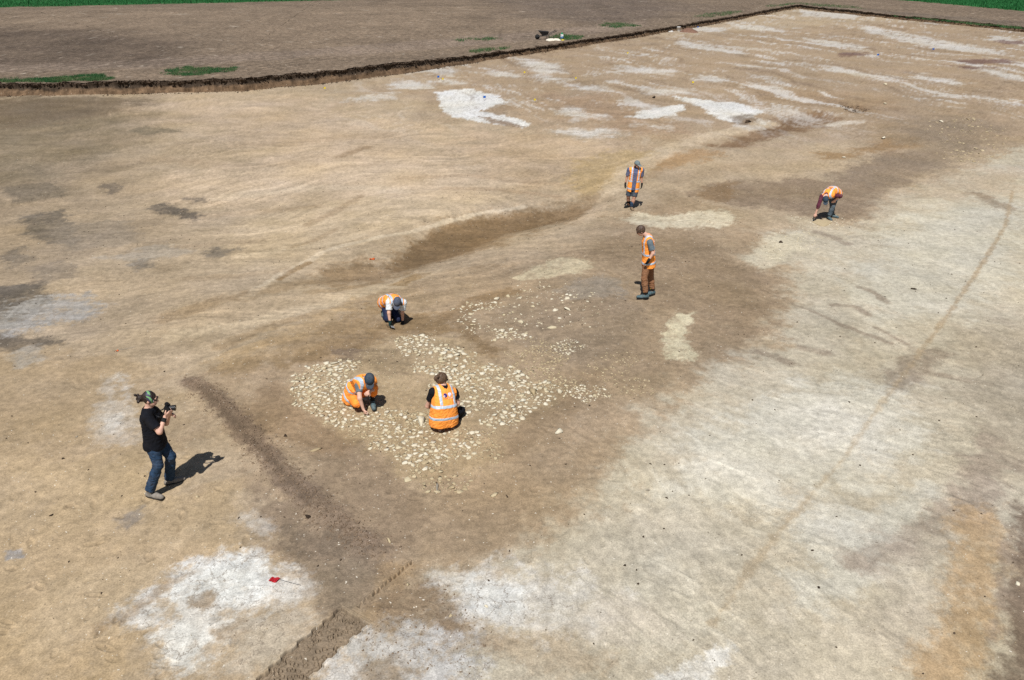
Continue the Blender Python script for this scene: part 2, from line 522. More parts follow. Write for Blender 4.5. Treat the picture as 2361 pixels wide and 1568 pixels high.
S.line(va('160,702 220,660 290,625'), A_(146, 116, 76), .10, .08, 2, .8, .3, 2, 40)
S.line(va('-300,960 0,905 300,830 500,765 700,700 820,655'), A_(204, 182, 146), .30, .3, 1, .65, .35, 1.6, 41)
S.line(va('-400,880 -100,830 150,790 350,800 500,740'), A_(200, 175, 139), .2, .2, 1.3, .55, .35, 1.6, 42)
for q, (sg, rgb, w, op) in enumerate([
        ('0,600 200,562 380,542 520,500', (210, 187, 150), .22, .6), ('0,480 300,470 600,430 800,400', (210, 186, 150), .35, .55), ('280,460 430,390 520,330', (164, 138, 104), .16, .6),
        ('430,152 490,130 545,108', (150, 124, 92), .25, .75), ('-100,340 200,300 500,290 700,310', (212, 190, 156), .4, .5), ('650,190 900,165 1150,170', (206, 180, 146), .5, .5), ('700,250 1000,240 1300,270', (168, 142, 110), .25, .5),
        ('900,300 1150,300 1400,330', (166, 138, 106), .2, .5), ('-200,420 100,400 300,380', (172, 146, 112), .3, .5), ('200,560 330,520 420,470', (172, 146, 110), .12, .6), ('-300,560 -100,540 60,530', (168, 144, 112), .25, .5),
        ('-250,700 0,690 180,660', (168, 142, 108), .2, .5), ('-100,1000 150,905 330,850', (160, 132, 94), .18, .6), ('300,760 450,740 600,690', (164, 136, 98), .15, .6), ('900,660 1050,640 1200,630', (160, 134, 100), .15, .5), ('0,100 300,80 620,60', (172, 146, 112), .6, .45), ('-400,160 -100,200 200,190', (176, 150, 116), .5, .45)]):
    S.line(va(sg), A_(*rgb), w, w * 1.1, 1.2, op, .35, 2, 360 + q)
P(va('640,720 760,650 840,655 800,680 720,720'), A_(152, 122, 80), .14, 2, .8, .3, 2, 43)
P(va('-160,1060 150,940 350,850 500,790 420,880 150,990 -60,1090'), A_(186, 156, 112), .45, 1.1, .65, .35, 1.6, 313)
S.line(va('-350,880 -100,800 150,740 380,680 560,640'), A_(160, 133, 97), .3, .35, 1.1, .6, .4, 1.5, 336)
S.line(va('1450,385 1600,310 1750,250 1900,190'), A_(158, 130, 95), .5, .5, 1, .55, .4, 1.3, 337)
S.line(va('860,640 1000,610 1150,590 1300,575 1450,545 1600,480'), A_(184, 160, 126), .65, .4, .9, .7, .35, 1.4, 44)
S.line(va('1500,440 1560,390 1600,340 1660,290'), A_(196, 172, 138), .3, .25, 1.2, .7, .3, 1.6, 314)
P(va('1190,690 1300,640 1400,600 1500,610 1570,650 1500,670 1350,690 1240,710'), A_(206, 188, 148), .3, 1.6, .92, .55, 2.8, 45, grit=.9, chalk=.1, crisp=.3)
P(va('1480,170 1640,130 1850,130 1830,200 1700,260 1620,300 1500,320 1440,240'), A_(186, 158, 110), .9, .8, .85, .25, 1.2, 46, rough=.3)
P(va('1680,430 1760,405 1900,415 2020,395 2150,400 2190,430 2150,470 2000,475 1850,470 1720,450'), A_(220, 205, 170), .5, 1.4, .96, .42, 2.4, 47, grit=.8, chalk=.25, crisp=.35)
P(va('1930,850 2000,850 1985,900 1960,960 1990,1020 2030,1040 1960,1070 1880,1060 1860,1010 1860,950 1890,890'), A_(216, 202, 162), .24, 2, .95, .5, 3.2, 48, grit=.9, chalk=.2, crisp=.3)
P(vb('1020,850 1090,770 1200,720 1300,730 1290,800 1200,860 1120,900'), A_(214, 200, 166), .4, 1.2, .85, .3, 1.6, 49, grit=.9)
P(vb('1200,640 1350,660 1500,690 1560,760 1400,760 1260,690'), A_(194, 177, 143), .5, 1.2, .7, .4, 1.6, 50, grit=1)
# browns to the north-east
P(vb('780,545 850,490 1000,470 1150,470 1300,460 1420,480 1500,420 1700,330 1900,330 2000,330 1850,450 1700,520 1650,600 1560,690 1450,640 1350,640 1200,620 1000,600'), A_(145, 123, 97), .9, .8, .9, .25, 1, 51, rough=.5, grit=.3)
P(vb('790,545 880,490 1000,480 960,560 900,585'), A_(140, 113, 80), .4, 1, .8, .3, 1.4, 315)
P(vb('600,430 800,420 1000,380 1150,390 900,450 700,500'), A_(176, 152, 120), .9, .8, .7, .35, 1, 52)
P(vb('820,300 950,280 1080,235 1200,175 1320,145 1430,145 1490,170 1400,205 1250,245 1100,285 1020,312 900,312'), A_(138, 108, 78), .9, .6, .92, .2, .9, 53, rough=.4, z=-.12)
P(vb('1080,240 1200,185 1320,155 1400,160 1300,200 1150,250'), A_(122, 94, 67), .6, .8, .7, .2, 1, 316)
P(vb('540,400 620,360 740,335 860,325 950,340 850,372 700,405 600,420'), A_(176, 140, 96), .9, .8, .85, .25, .9, 54)
P(vb('1480,88 1530,110 1590,110 1630,122 1600,148 1530,146 1500,120'), A_(110, 84, 60), .35, 1, .92, .2, 1.2, 55, rough=1, z=-.12)
P(vb('1380,345 1560,330 1700,265 1830,275 1845,312 1650,335 1500,372 1390,372'), A_(156, 124, 84), .8, .8, .85, .25, .9, 56)
P(vb('1500,430 1650,360 1900,330 2100,330 2000,430 1800,500 1650,520'), A_(146, 127, 104), 1.4, .6, .8, .3, .8, 57, rough=.4, grit=.5)
P(vb('1750,200 1950,160 2200,190 2230,280 2100,350 1850,330 1750,280'), A_(152, 132, 106), 2, .5, .8, .3, .7, 58, grit=1.0, rough=.3)
P(vb('1100,300 1350,250 1600,215 1750,225 1600,270 1300,310 1150,330'), A_(184, 160, 130), 1.5, .6, .7, .35, .8, 59)
S.line(vb('400,520 500,420 700,310 850,258 1040,222 1150,196'), A_(208, 186, 152), .5, .5, .9, .75, .3, 1, 317)
P(vb('1390,200 1480,188 1600,186 1560,200 1450,210'), A_(216, 203, 182), .5, 1, .85, .25, 1, 318, chalk=.4)
P(vb('1000,20 1500,60 1800,100 1600,160 1300,120 1100,80'), A_(160, 132, 98), 2.5, .4, .7, .3, .6, 319)
P(vb('0,60 300,200 500,260 700,240 600,180 400,60'), A_(168, 138, 106), 2.5, .4, .7, .35, .6, 320)
P(pts('2060,450 2200,400 2361,380 2361,440 2200,460'), A_(186, 165, 134), 1.6, .6, .75, .35, .8, 62)
P(vb('2100,520 2180,540 2300,600 2330,640 2200,590 2110,550'), A_(150, 128, 100), .5, 1, .75, .35, 1.5, 63, rough=.5)
P(vb('1640,580 1750,540 1850,560 1720,650 1640,700'), A_(176, 158, 130), .8, .8, .6, .4, 1.2, 321)
for q, (sg, w) in enumerate([('1580,985 1640,1010 1710,1060', .12), ('1100,1285 1170,1310 1250,1345', .16), ('1480,1165 1600,1210 1720,1255', .08), ('1450,1070 1560,1080 1620,1120', .10), ('1380,720 1450,740 1510,770', .18), ('1950,1300 1850,1350 1750,1440', .3), ('1300,1270 1420,1300', .12), ('1650,1180 1800,1260', .06), ('1900,1390 2050,1420 2200,1440', .1), ('1250,1060 1400,1120 1500,1170', .06)]):
    S.line(vb(sg), A_(150, 132, 110), w, w * .9, 1.4, .75, .4, 3, 330 + q, rough=.6)

# --- right hand margin
lnx = pts('2335,440 2318,520 2270,600 2200,705 2140,790 2080,870 2010,960 1950,1050 1880,1130 1800,1220 1760,1270 1720,1330 1680,1390 1640,1440')
S.line(lnx[:5], A_(178, 155, 120), .06, .09, 1.8, .8, .3, 2, 64)
S.line(lnx[4:], A_(182, 158, 120), .05, .10, 2.4, .55, .4, 3, 65)
S.line(pts('2361,1080 2290,1010 2270,1090 2240,1170 2140,1240 2000,1290'), A_(160, 142, 121), .3, .35, 1.2, .8, .35, 1.6, 66)
P(pts('2200,760 2361,720 2500,760 2500,1100 2330,1060 2230,950'), A_(178, 163, 137), .9, .8, .85, .35, 1.4, 67)
P(pts('2050,1290 2200,1230 2260,1380 2200,1500 2080,1568 2000,1450'), A_(187, 173, 149), .5, 1, .75, .4, 1.6, 68)
P(pts('2215,1170 2300,1180 2335,1290 2310,1430 2260,1568 2230,1640 2060,1640 2150,1470 2190,1330'), A_(182, 151, 109), .5, 1.2, .85, .3, 1.8, 69)
P(pts('2380,1130 2340,1200 2325,1330 2310,1450 2290,1568 2280,1700 2700,1700 2700,1100'), A_(128, 109, 89), .3, 1.2, .95, .2, 1.6, 70, rough=.4)
P(pts('2300,1250 2330,1240 2320,1400 2290,1500 2270,1480 2295,1380'), A_(156, 137, 115), .15, 2, .75, .35, 2.5, 71)

# --- dark and grey stains to the left
for q, (poly, rgb, op) in enumerate([
        ('340,478 370,468 405,478 440,488 475,500 450,508 400,500 350,492', (94, 86, 78), .85), ('430,460 470,458 480,466 440,470', (108, 98, 88), .7),
        ('225,430 265,420 290,436 250,448', (112, 101, 90), .75), ('50,500 150,485 180,540 170,566 120,560 60,545', (106, 97, 86), .8),
        ('460,585 500,572 555,574 530,588 490,596', (118, 108, 96), .8), ('-40,665 100,652 110,700 60,735 -40,745', (94, 87, 80), .85),
        ('-60,765 40,765 110,775 130,795 60,800 -60,808', (98, 88, 76), .9), ('290,300 340,292 400,298 420,305 330,312', (122, 110, 88), .75),
        ('300,600 345,595 350,615 310,620', (130, 120, 108), .75), ('0,590 40,570 80,600 20,620', (112, 102, 90), .7), ('0,430 120,420 160,450 40,470', (118, 106, 88), .7),
        ('100,520 300,510 330,560 150,580', (150, 134, 112), .7), ('230,590 380,560 450,580 330,600', (172, 160, 142), .6), ('60,610 150,600 180,640 90,650', (140, 124, 104), .7)]):
    P(pts(poly), A_(*rgb), .45, 1.0, op, .3, 1.6, 100 + q, rough=.4, crisp=.35)
P(pts('30,700 100,680 200,676 235,705 200,735 120,745 40,770 -40,775 -60,740'), A_(166, 160, 154), .55, 1.6, .9, .6, 2.4, 120, chalk=.95, crisp=.35)
P(pts('20,815 80,795 110,830 40,850'), A_(170, 161, 148), .3, 1.6, .75, .4, 2, 121, chalk=.5)
# --- chalk and marl, foreground
P(pts('285,1415 330,1375 400,1330 470,1290 520,1275 600,1285 660,1310 700,1345 690,1385 620,1410 575,1440 545,1460 520,1500 470,1545 400,1560 350,1510 340,1440'), A_(220, 214, 205), .42, 2.0, .9, .72, 2.6, 122, chalk=1.0, rough=.3)
P(pts('420,1310 540,1275 620,1315 640,1360 560,1400 450,1385 400,1360'), A_(231, 229, 225), .34, 2.4, .9, .5, 3.4, 123, chalk=1.0)
P(pts('350,1470 420,1430 500,1450 470,1520 400,1550'), A_(226, 222, 215), .22, 2.4, .85, .4, 4.0, 322, chalk=1.0)
P(pts('440,1380 490,1362 500,1385 470,1412 440,1402'), A_(166, 143, 112), .10, 4, .85, .35, 4, 124)
P(pts('480,1450 560,1425 620,1440 560,1470 500,1480'), A_(170, 148, 118), .12, 3, .85, .3, 4, 125)
S.line(pts('230,1445 270,1425 310,1405 390,1345 440,1322'), A_(162, 134, 97), .08, .12, 2.2, .6, .45, 3, 126)
P(pts('560,1420 700,1390 730,1460 640,1540 560,1568 520,1540'), A_(200, 186, 163), .3, 2, .75, .45, 2.5, 127, chalk=.8, rough=.5)
P(pts('760,1500 830,1460 950,1440 1080,1470 1120,1530 1040,1640 760,1640 720,1568'), A_(212, 207, 201), .42, 2, .85, .75, 2.6, 128, chalk=1.0, rough=.5)
P(pts('820,1540 900,1510 960,1540 900,1600 820,1600'), A_(162, 142, 115), .2, 2.6, .8, .4, 3, 129, rough=.6)
P(pts('1030,1345 1130,1320 1250,1325 1380,1370 1440,1420 1380,1450 1260,1455 1150,1440 1080,1395'), A_(222, 214, 201), .7, 1.6, .88, .45, 2.4, 130, chalk=.7)
P(pts('1060,1350 1150,1330 1220,1360 1200,1420 1120,1410'), A_(232, 229, 223), .3, 2, .8, .3, 3, 323, chalk=.8)
P(pts('1380,1380 1560,1400 1560,1470 1400,1480 1300,1450'), A_(212, 198, 174), .5, 1.3, .75, .35, 1.8, 131, chalk=.3)
P(pts('1510,1555 1580,1535 1640,1500 1690,1490 1680,1520 1600,1600 1500,1600'), A_(226, 221, 212), .16, 2.4, .85, .35, 3, 132, chalk=.6)
for q, (poly, op) in enumerate([('236,872 262,868 275,960 290,1010 240,1000 238,930', .4), ('268,866 285,870 310,930 300,940', .6), ('215,930 300,920 330,985 260,1000 200,975', .4), ('205,985 330,990 345,1020 230,1030', .3), ('240,965 275,955 290,980 255,990', .8),
                                ('540,1195 590,1180 640,1215 600,1240', .5), ('600,1340 700,1320 740,1370 640,1390', .5)]):
    P(pts(poly), A_(213, 205, 194), .22, 2.6, op, .5, 4, 140 + q, chalk=.8)
P(pts('265,1195 330,1165 330,1195 290,1220'), A_(150, 137, 122), .14, 3, .85, .35, 3.5, 150, chalk=.8)
P(pts('10,1265 45,1262 50,1280 15,1285'), A_(164, 159, 157), .06, 3, .85, .3, 4, 151, chalk=.8)
# --- chalk, far half
chalk_far = [
    '1005,214 1045,208 1085,206 1110,212 1150,222 1172,240 1135,250 1105,256 1150,264 1190,276 1228,288 1205,294 1160,290 1110,284 1060,272 1030,262 1018,246 1012,230',
    '1445,270 1480,256 1530,246 1578,240 1572,258 1530,268 1480,274', '1555,222 1600,226 1650,234 1700,238 1758,254 1740,270 1700,284 1665,276 1640,262 1600,240',
    '898,198 930,182 975,190 1000,200 960,206 920,206', '1290,250 1330,245 1345,262 1300,268', '1330,262 1390,264 1400,272 1330,276', '1480,282 1540,296 1520,298 1470,288',
    '940,150 1010,142 1060,165 1040,175 960,166', '1180,132 1290,150 1310,170 1250,172 1200,150', '1240,176 1310,182 1290,190 1240,186', '1480,208 1560,204 1580,214 1500,216',
    '1420,150 1560,160 1540,172 1430,164', '1000,188 1050,184 1090,196 1030,196', '820,226 900,216 890,228 800,234', '1700,290 1770,278 1755,292', '1280,300 1400,296 1440,310 1340,318', '1620,176 1680,182 1660,190 1600,186',
    '1600,60 1680,66 1660,72 1560,74', '1840,24 1990,34 1960,44 1850,38', '1680,52 1790,66 1800,74 1700,66', '1850,86 1980,104 2000,116 1900,106', '1990,60 2200,106 2240,118 2120,104 2000,76',
    '2060,72 2300,116 2330,128 2200,116', '1560,92 1720,120 1700,126 1560,104', '1900,150 2080,180 2060,186 1920,164', '2240,150 2361,176 2361,186 2260,166', '1730,190 1800,198 1790,206 1720,200', '2100,166 2230,190 2200,196 2100,178', '2300,80 2361,96 2361,106 2280,92', '1320,196 1380,200 1400,208 1340,208', '1130,164 1180,168 1190,176 1140,174']
for q, poly in enumerate(chalk_far):
    near_ = q < 3
    P(pts(poly), A_(228, 224, 218) if near_ else A_(216, 209, 199), .45 if near_ else 1.3, .9 if near_ else .5, .97 if near_ else .8, .12 if near_ else .35, 1.2, 200 + q, chalk=1.0, asp=.7, crisp=.3 if near_ else .5)
P(pts('1150,238 1190,245 1185,252 1160,258 1120,254'), A_(164, 138, 106), .4, 1, .85, .3, 1.5, 260)
P(pts('1100,268 1130,272 1210,292 1190,294 1130,284'), A_(140, 112, 82), .22, 1.2, .85, .3, 1.5, 261, rough=.8)
P(pts('1680,268 1730,262 1745,275 1720,288 1690,284'), A_(120, 100, 80), .3, 1, .8, .4, 2, 262, rough=1.0)
# scraped marl streaks over the far part of the site
reach = sstep(34, 50, fy) * sstep(-16, 4, fx + (fy - 50) * .12)
streak = st_f + .5 * fbm(fx * .55, fy * .26, 5, 91, .7) + .3 * fine
brk = sstep(-.35, .3, fbm(fx * .16, fy * .09, 4, 92, .6))
m = reach * sstep(.0, .5, streak - .25 * (1 - brk)) * .8 * (.5 + .5 * brk)
S.blend(np.arange(len(fx)), m, A_(214, 206, 196), .5)
m = reach * sstep(.15, .7, -streak) * .6
S.blend(np.arange(len(fx)), m, A_(136, 112, 86))
for q, poly in enumerate(['2190,138 2320,136 2340,146 2240,148', '1930,122 2000,120 1990,128 1940,130', '2300,92 2361,96 2361,102 2310,100', '2180,150 2290,156 2240,160']):
    P(pts(poly), A_(118, 88, 78), .8, .6, .85, .2, .8, 270 + q)

# bucket scratches: long thin scores, some paler, some darker, lying in bundles
sr = np.random.default_rng(77)
for k in range(330):
    left = k < 190
    px0, py0 = (sr.uniform(-20, 1250), sr.uniform(330, 830)) if left else (sr.uniform(1250, 2380), sr.uniform(470, 1540))
    x0, y0 = (float(v) for v in ground_xy(px0, py0))
    a0 = math.radians((20 + sr.normal(0, 9) + 18 * math.sin(x0 * .23)) if left else (-50 + sr.normal(0, 9)))
    L_ = sr.uniform(.6, 3.2) * (1.4 if left else 1.0); wd = sr.uniform(.006, .028) * (1 + .5 * (y0 > 18))
    bend = sr.normal(0, .10)
    ln_ = []
    for t in np.linspace(0, 1, 6):
        aa = a0 + bend * (t - .5) * 2
        ln_.append((x0 + math.cos(aa) * L_ * (t - .5), y0 + math.sin(aa) * L_ * (t - .5)))
    lx = [p[0] for p in ln_]; ly = [p[1] for p in ln_]; pad = .12
    i = np.nonzero((fx > min(lx) - pad) & (fx < max(lx) + pad) & (fy > min(ly) - pad) & (fy < max(ly) + pad))[0]
    if not len(i): continue
    d = line_d(fx[i], fy[i], ln_)
    tpos = np.clip(((fx[i] - x0) * math.cos(a0) + (fy[i] - y0) * math.sin(a0)) / L_ + .5, 0, 1)
    m = np.exp(-(d / (wd + .006 * y0 / 10)) ** 2) * np.sin(np.pi * tpos) * sstep(-.5, .3, fine[i] * .6 + mid[i])
    dark = sr.random() < .6
    S.c[i] *= (1 + (-.30 if dark else .22) * m * sr.uniform(.5, 1))[:, None].astype(np.float32)
    S.h[i] += ((-.010 if dark else .006) * m).astype(np.float32)

# tone: broad cloudiness, streaks and creases of the scrape
wl_ = wl_ * sstep(11, 17, fy); nf = 1 - .55 * far
gate_l = sstep(-.2, .35, fbm(fx * .25, fy * .25, 3, 96)); gate_r = sstep(-.25, .3, fbm(fx * .3, fy * .3, 3, 97))
cre_l = np.exp(-(st_l / .05) ** 2) * gate_l * wl_ * nf; cre_r = np.exp(-(st_r / .05) ** 2) * gate_r * wr_ * nf * (1 - far)
tone = 1 + .12 * big + .20 * mid * nf + .30 * st_l * wl_ * nf + .17 * st_r * wr_ * nf * sstep(5, 8, fy) + .20 * fine * nf - .16 * cre_l - .16 * cre_r
grain_dark = sstep(.22, .60, st_r + .3 * fine) * wr_ * nf * gate_r
tone *= 1 - .20 * grain_dark
S.c *= np.clip(tone, .55, 1.5).astype(np.float32)[:, None]
warmth = fbm(fx * .35, fy * .35, 4, 98)
S.c[:, 2] *= (1 - .07 * warmth + .03 * mid).astype(np.float32); S.c[:, 0] *= (1 + .025 * warmth).astype(np.float32)
np.clip(S.c, .01, .9, out=S.c)
for poly in ('850,1150 1250,1150 1300,1300 1000,1420 700,1440 640,1300', '-100,1150 560,1200 560,1568 -100,1568', '1300,1300 1800,1300 1800,1568 1200,1568'):
    Pq, i = S.region(pts(poly), .3, .3)
    S.t[i, 0] = np.maximum(S.t[i, 0], .34 * sstep(-.2, .4, poly_sd(fx[i], fy[i], Pq)) * sstep(-.1, .3, mid[i]))
tr_ = np.random.default_rng(31)
for k in range(170):
    px0, py0 = (tr_.uniform(-10, 560), tr_.uniform(880, 1560)) if k < 90 else (tr_.uniform(560, 1500), tr_.uniform(640, 1400))
    x0, y0 = (float(v) for v in ground_xy(px0, py0)); a0 = tr_.uniform(0, 3.14); la, lb = tr_.uniform(.08, .15), tr_.uniform(.03, .055)
    i = np.nonzero((np.abs(fx - x0) < .25) & (np.abs(fy - y0) < .25))[0]
    u_, v_ = rot(fx[i] - x0, fy[i] - y0, math.degrees(a0))
    e_ = np.sqrt((u_ / la) ** 2 + (v_ / lb) ** 2) + .25 * fine[i]
    S.h[i] += (-.014 * sstep(1.1, .7, e_) + .008 * np.exp(-((e_ - 1.25) / .22) ** 2)).astype(np.float32) * tr_.uniform(.4, 1.1)
    S.c[i] *= (1 - .10 * sstep(1.1, .6, e_))[:, None].astype(np.float32)
S.t[:, 1] = np.clip(S.t[:, 1] + .10 + .25 * np.clip(mid, 0, 1), 0, 1)
S.t[:, 2] = np.clip(S.t[:, 2] + .18, 0, 1)


def local_relief(x, y):
    """small swells and scrapes, in metres (feet and stones use it too)"""
    return .06 * fbm(x * .20, y * .20, 3, 301) + .024 * fbm(x * .8, y * .8, 4, 311, .55)


relief = local_relief(fx, fy) + S.h + (.004 + .012 * S.t[:, 1]) * fbm(fx * 4.5, fy * 4.5, 4, 321, .65) * (1 - far) + .016 * st_l * wl_ + .012 * st_r * wr_ - .008 * (cre_l + cre_r)

# wheel rut: the floor is pressed down where the tyre ran, the detailed print lies in it
RUT_A = np.array(ground_xy(640, 1580)); RUT_B = np.array(ground_xy(822, 1420))
RUT_D = (RUT_B - RUT_A) / np.linalg.norm(RUT_B - RUT_A); RUT_N = np.array([-RUT_D[1], RUT_D[0]])
RUT_A = RUT_A - RUT_D * .9
RUT_L = float(np.linalg.norm(RUT_B - RUT_A)); RUT_W = .26
NOTCH_A = np.array(ground_xy(826, 1402)); NOTCH_B = np.array(ground_xy(952, 1292))
fz = broad(fx, fy) + relief
_FZ = fz.reshape(len(gy), len(gu)).copy()


def hgt(x, y):
    """height of the finished floor at a place"""
    x = np.atleast_1d(np.asarray(x, float)); y = np.atleast_1d(np.asarray(y, float))
    r = np.interp(y, gy, np.arange(len(gy))); w = np.interp(y, gy, gw)
    c = np.interp(x / w, gu, np.arange(len(gu)))
    r0 = np.clip(r.astype(int), 0, len(gy) - 2); c0 = np.clip(c.astype(int), 0, len(gu) - 2); a = r - r0; b = c - c0
    z = _FZ[r0, c0] * (1 - a) * (1 - b) + _FZ[r0 + 1, c0] * a * (1 - b) + _FZ[r0, c0 + 1] * (1 - a) * b + _FZ[r0 + 1, c0 + 1] * a * b
    return float(z[0]) if len(z) == 1 else z


_s = (fx - RUT_A[0]) * RUT_D[0] + (fy - RUT_A[1]) * RUT_D[1]
_n = (fx - RUT_A[0]) * RUT_N[0] + (fy - RUT_A[1]) * RUT_N[1]
inrut = (_s > -.05) & (_s < RUT_L + .01) & (np.abs(_n) < RUT_W + .015)
fz[inrut] -= .18
_d = (NOTCH_B - NOTCH_A) / np.linalg.norm(NOTCH_B - NOTCH_A)
_s = (fx - NOTCH_A[0]) * _d[0] + (fy - NOTCH_A[1]) * _d[1]; _n = -(fx - NOTCH_A[0]) * _d[1] + (fy - NOTCH_A[1]) * _d[0]
fz[(_s > .02) & (_s < np.linalg.norm(NOTCH_B - NOTCH_A) - .02) & (np.abs(_n) < .035)] -= .14
floor_me = mesh_np('excavation_floor', np.stack([fx, fy, fz], 1), grid_faces(len(gy), len(gu)))
set_attr(floor_me, 'soil', S.c)
set_attr(floor_me, 'traits', S.t)
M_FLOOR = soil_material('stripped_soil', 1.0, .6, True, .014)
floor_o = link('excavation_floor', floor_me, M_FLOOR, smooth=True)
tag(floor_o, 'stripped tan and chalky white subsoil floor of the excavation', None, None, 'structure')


def soil_at(x, y):
    """soil colour of the floor at a place (for prints pressed into it)"""
    r = np.interp(y, gy, np.arange(len(gy))).round().astype(int); w = np.interp(y, gy, gw)
    c = np.interp(np.asarray(x) / w, gu, np.arange(len(gu))).round().astype(int)
    return S.c[r * len(gu) + c]
# ------------------------------------------------------------------ trench edge and the field beyond
def chain(line, step):
    """resample a polyline in the plane"""
    line = np.array(line, float)
    seg = np.linalg.norm(np.diff(line, axis=0), axis=1)
    s = np.concatenate([[0], np.cumsum(seg)])
    t = np.arange(0, s[-1], step)
    return np.stack([np.interp(t, s, line[:, 0]), np.interp(t, s, line[:, 1])], 1)


toe_px = pts('0,221 150,221 290,217 480,213 560,211 640,201 720,195 850,180 1000,159 1120,141 1250,121 1400,98 1560,71 1700,46 1835,19.5')
toe1 = [ground_xy(*p) for p in toe_px]
toe1 = [(float(a), float(b)) for a, b in toe1]
toe2 = [tuple(float(v) for v in ground_xy(*p)) for p in pts('1835,19.5 1900,27 2000,38 2100,48 2200,58 2361,75')]
d0 = np.array(toe1[0]) - np.array(toe1[2]); d0 /= np.linalg.norm(d0)
toe1 = [tuple(np.array(toe1[0]) + d0 * 70)] + toe1
d1 = np.array(toe2[-1]) - np.array(toe2[-3]); d1 /= np.linalg.norm(d1)
toe2 = toe2 + [tuple(np.array(toe2[-1]) + d1 * 45)]
C1, C2 = chain(toe1, .14), chain(toe2, .3)
toe = np.concatenate([C1, C2])
tan_ = np.gradient(toe, axis=0)
for _ in range(3):
    pass
ang = np.unwrap(np.arctan2(tan_[:, 1], tan_[:, 0]))
kk = np.hanning(41); kk /= kk.sum()
ang = np.convolve(np.pad(ang, 20, mode='edge'), kk, 'valid')
outw = np.stack([-np.sin(ang), np.cos(ang)], 1)
NS = len(toe)
arc = np.concatenate([[0], np.cumsum(np.linalg.norm(np.diff(toe, axis=0), axis=1))])
EDGE_H = .50
_fx = toe[:, 0]
face_h = EDGE_H + .22 * sstep(2, -12, _fx) + .10 * fbm(arc * .12, arc * 0, 3, 401) + .09 * fbm(arc * .9, arc * 0 + 5, 3, 402)
lip_t = .24 + .14 * sstep(2, -12, _fx) + .20 * fbm(arc * .45, arc * 0 + 3, 5, 403, .72)
# face: rows from the toe up to the lip, crumbling and overhung by the turf
NR = 12
V = []; Cc = []; Tt = []
for r in range(NR):
    q = r / (NR - 1)
    bulge = (.20 * fbm(arc * .9, np.full(NS, q * 1.5), 5, 410, .72) + .07 * fbm(arc * 4.5, np.full(NS, q * 1.2), 3, 411, .7)) * math.sin(math.pi * min(1, q * 1.05) * .93) + .10 * sstep(.62, .95, q) - .06 * sstep(.3, .6, q)
    off = lip_t * (q ** .8) - (bulge if 0 < r else 0) - (.04 if q == 0 else 0)
    xy = toe + outw * off[:, None]
    z = broad(xy[:, 0], xy[:, 1]) - .04 + (face_h + .04) * q
    V.append(np.column_stack([xy, z]))
    band = sstep(.40, .58, q + .22 * fbm(arc * .8, np.full(NS, q), 4, 415, .7))  # upper part darkened in colour for the shade under the turf overhang
    c = alb(122, 97, 71)[None] * (1 - band[:, None]) + alb(80, 66, 53)[None] * band[:, None]
    c = c * np.clip(1 + .6 * fbm(arc * 2.6, np.full(NS, q * 1.6), 5, 416, .75), .35, 1.8)[:, None]
    Cc.append(c); Tt.append(np.tile([0, .95, .15], (NS, 1)))
face_me = mesh_np('trench_edge', np.concatenate(V), grid_faces(NR, NS))
set_attr(face_me, 'soil', np.clip(np.concatenate(Cc), .01, .9)); set_attr(face_me, 'traits', np.concatenate(Tt))
M_SOIL = soil_material('topsoil', 1.15, .35, False, .03, .42)
face_o = link('trench_edge', face_me, M_SOIL, smooth=True)
tag(face_o, 'crumbling dark brown cut face along the edge of the excavation', None, None, 'structure')

# field sheet: from the lip outwards
tt = np.concatenate([[0, .08, .18, .3, .45, .65, .9], np.geomspace(1.2, 130, 150), [160, 220, 320, 500, 900]])
lip = toe + outw * (lip_t - .10)[:, None]
FXY = lip[None] + outw[None] * tt[:, None, None]
ffx = FXY[..., 0].ravel(); ffy = FXY[..., 1].ravel()
fsz = np.tile(face_h, (len(tt), 1)) * np.exp(-tt[:, None] / 1.5) + EDGE_H * (1 - np.exp(-tt[:, None] / 1.5))
fsz = fsz.ravel() + broad(ffx, ffy)
q_t = np.repeat(tt, NS)
fsz += (.05 * fbm(ffx * .5, ffy * .5, 3, 420) + .035 * fbm(ffx * 2.2, ffy * 2.2, 3, 421)) * sstep(0, .5, q_t)
FP = Paint(ffx, ffy, alb(134, 115, 94))


def Pf(poly, rgb, soft, warp, ws, op, mott=.3, ms=.3, seed=1, rough=.8, grit=0.0):
    P_ = [tuple(float(v) for v in ground_xy(*p, EDGE_H)) for p in pts(poly)]
    xs = [p[0] for p in P_]; ys = [p[1] for p in P_]; pad = soft * 2 + warp * 2
    i = np.nonzero((ffx > min(xs) - pad) & (ffx < max(xs) + pad) & (ffy > min(ys) - pad) & (ffy < max(ys) + pad))[0]
    if not len(i): return None
    d = poly_sd(ffx[i], ffy[i], P_) + warp * fbm(ffx[i] * ws, ffy[i] * ws, 5, seed, .65)
    m = sstep(-soft, soft, d) * (1 - mott * sstep(-.2, .35, fbm(ffx[i] * ms, ffy[i] * ms, 4, seed + 7, .65)))
    FP.blend(i, m * op, rgb, 0, rough, grit)


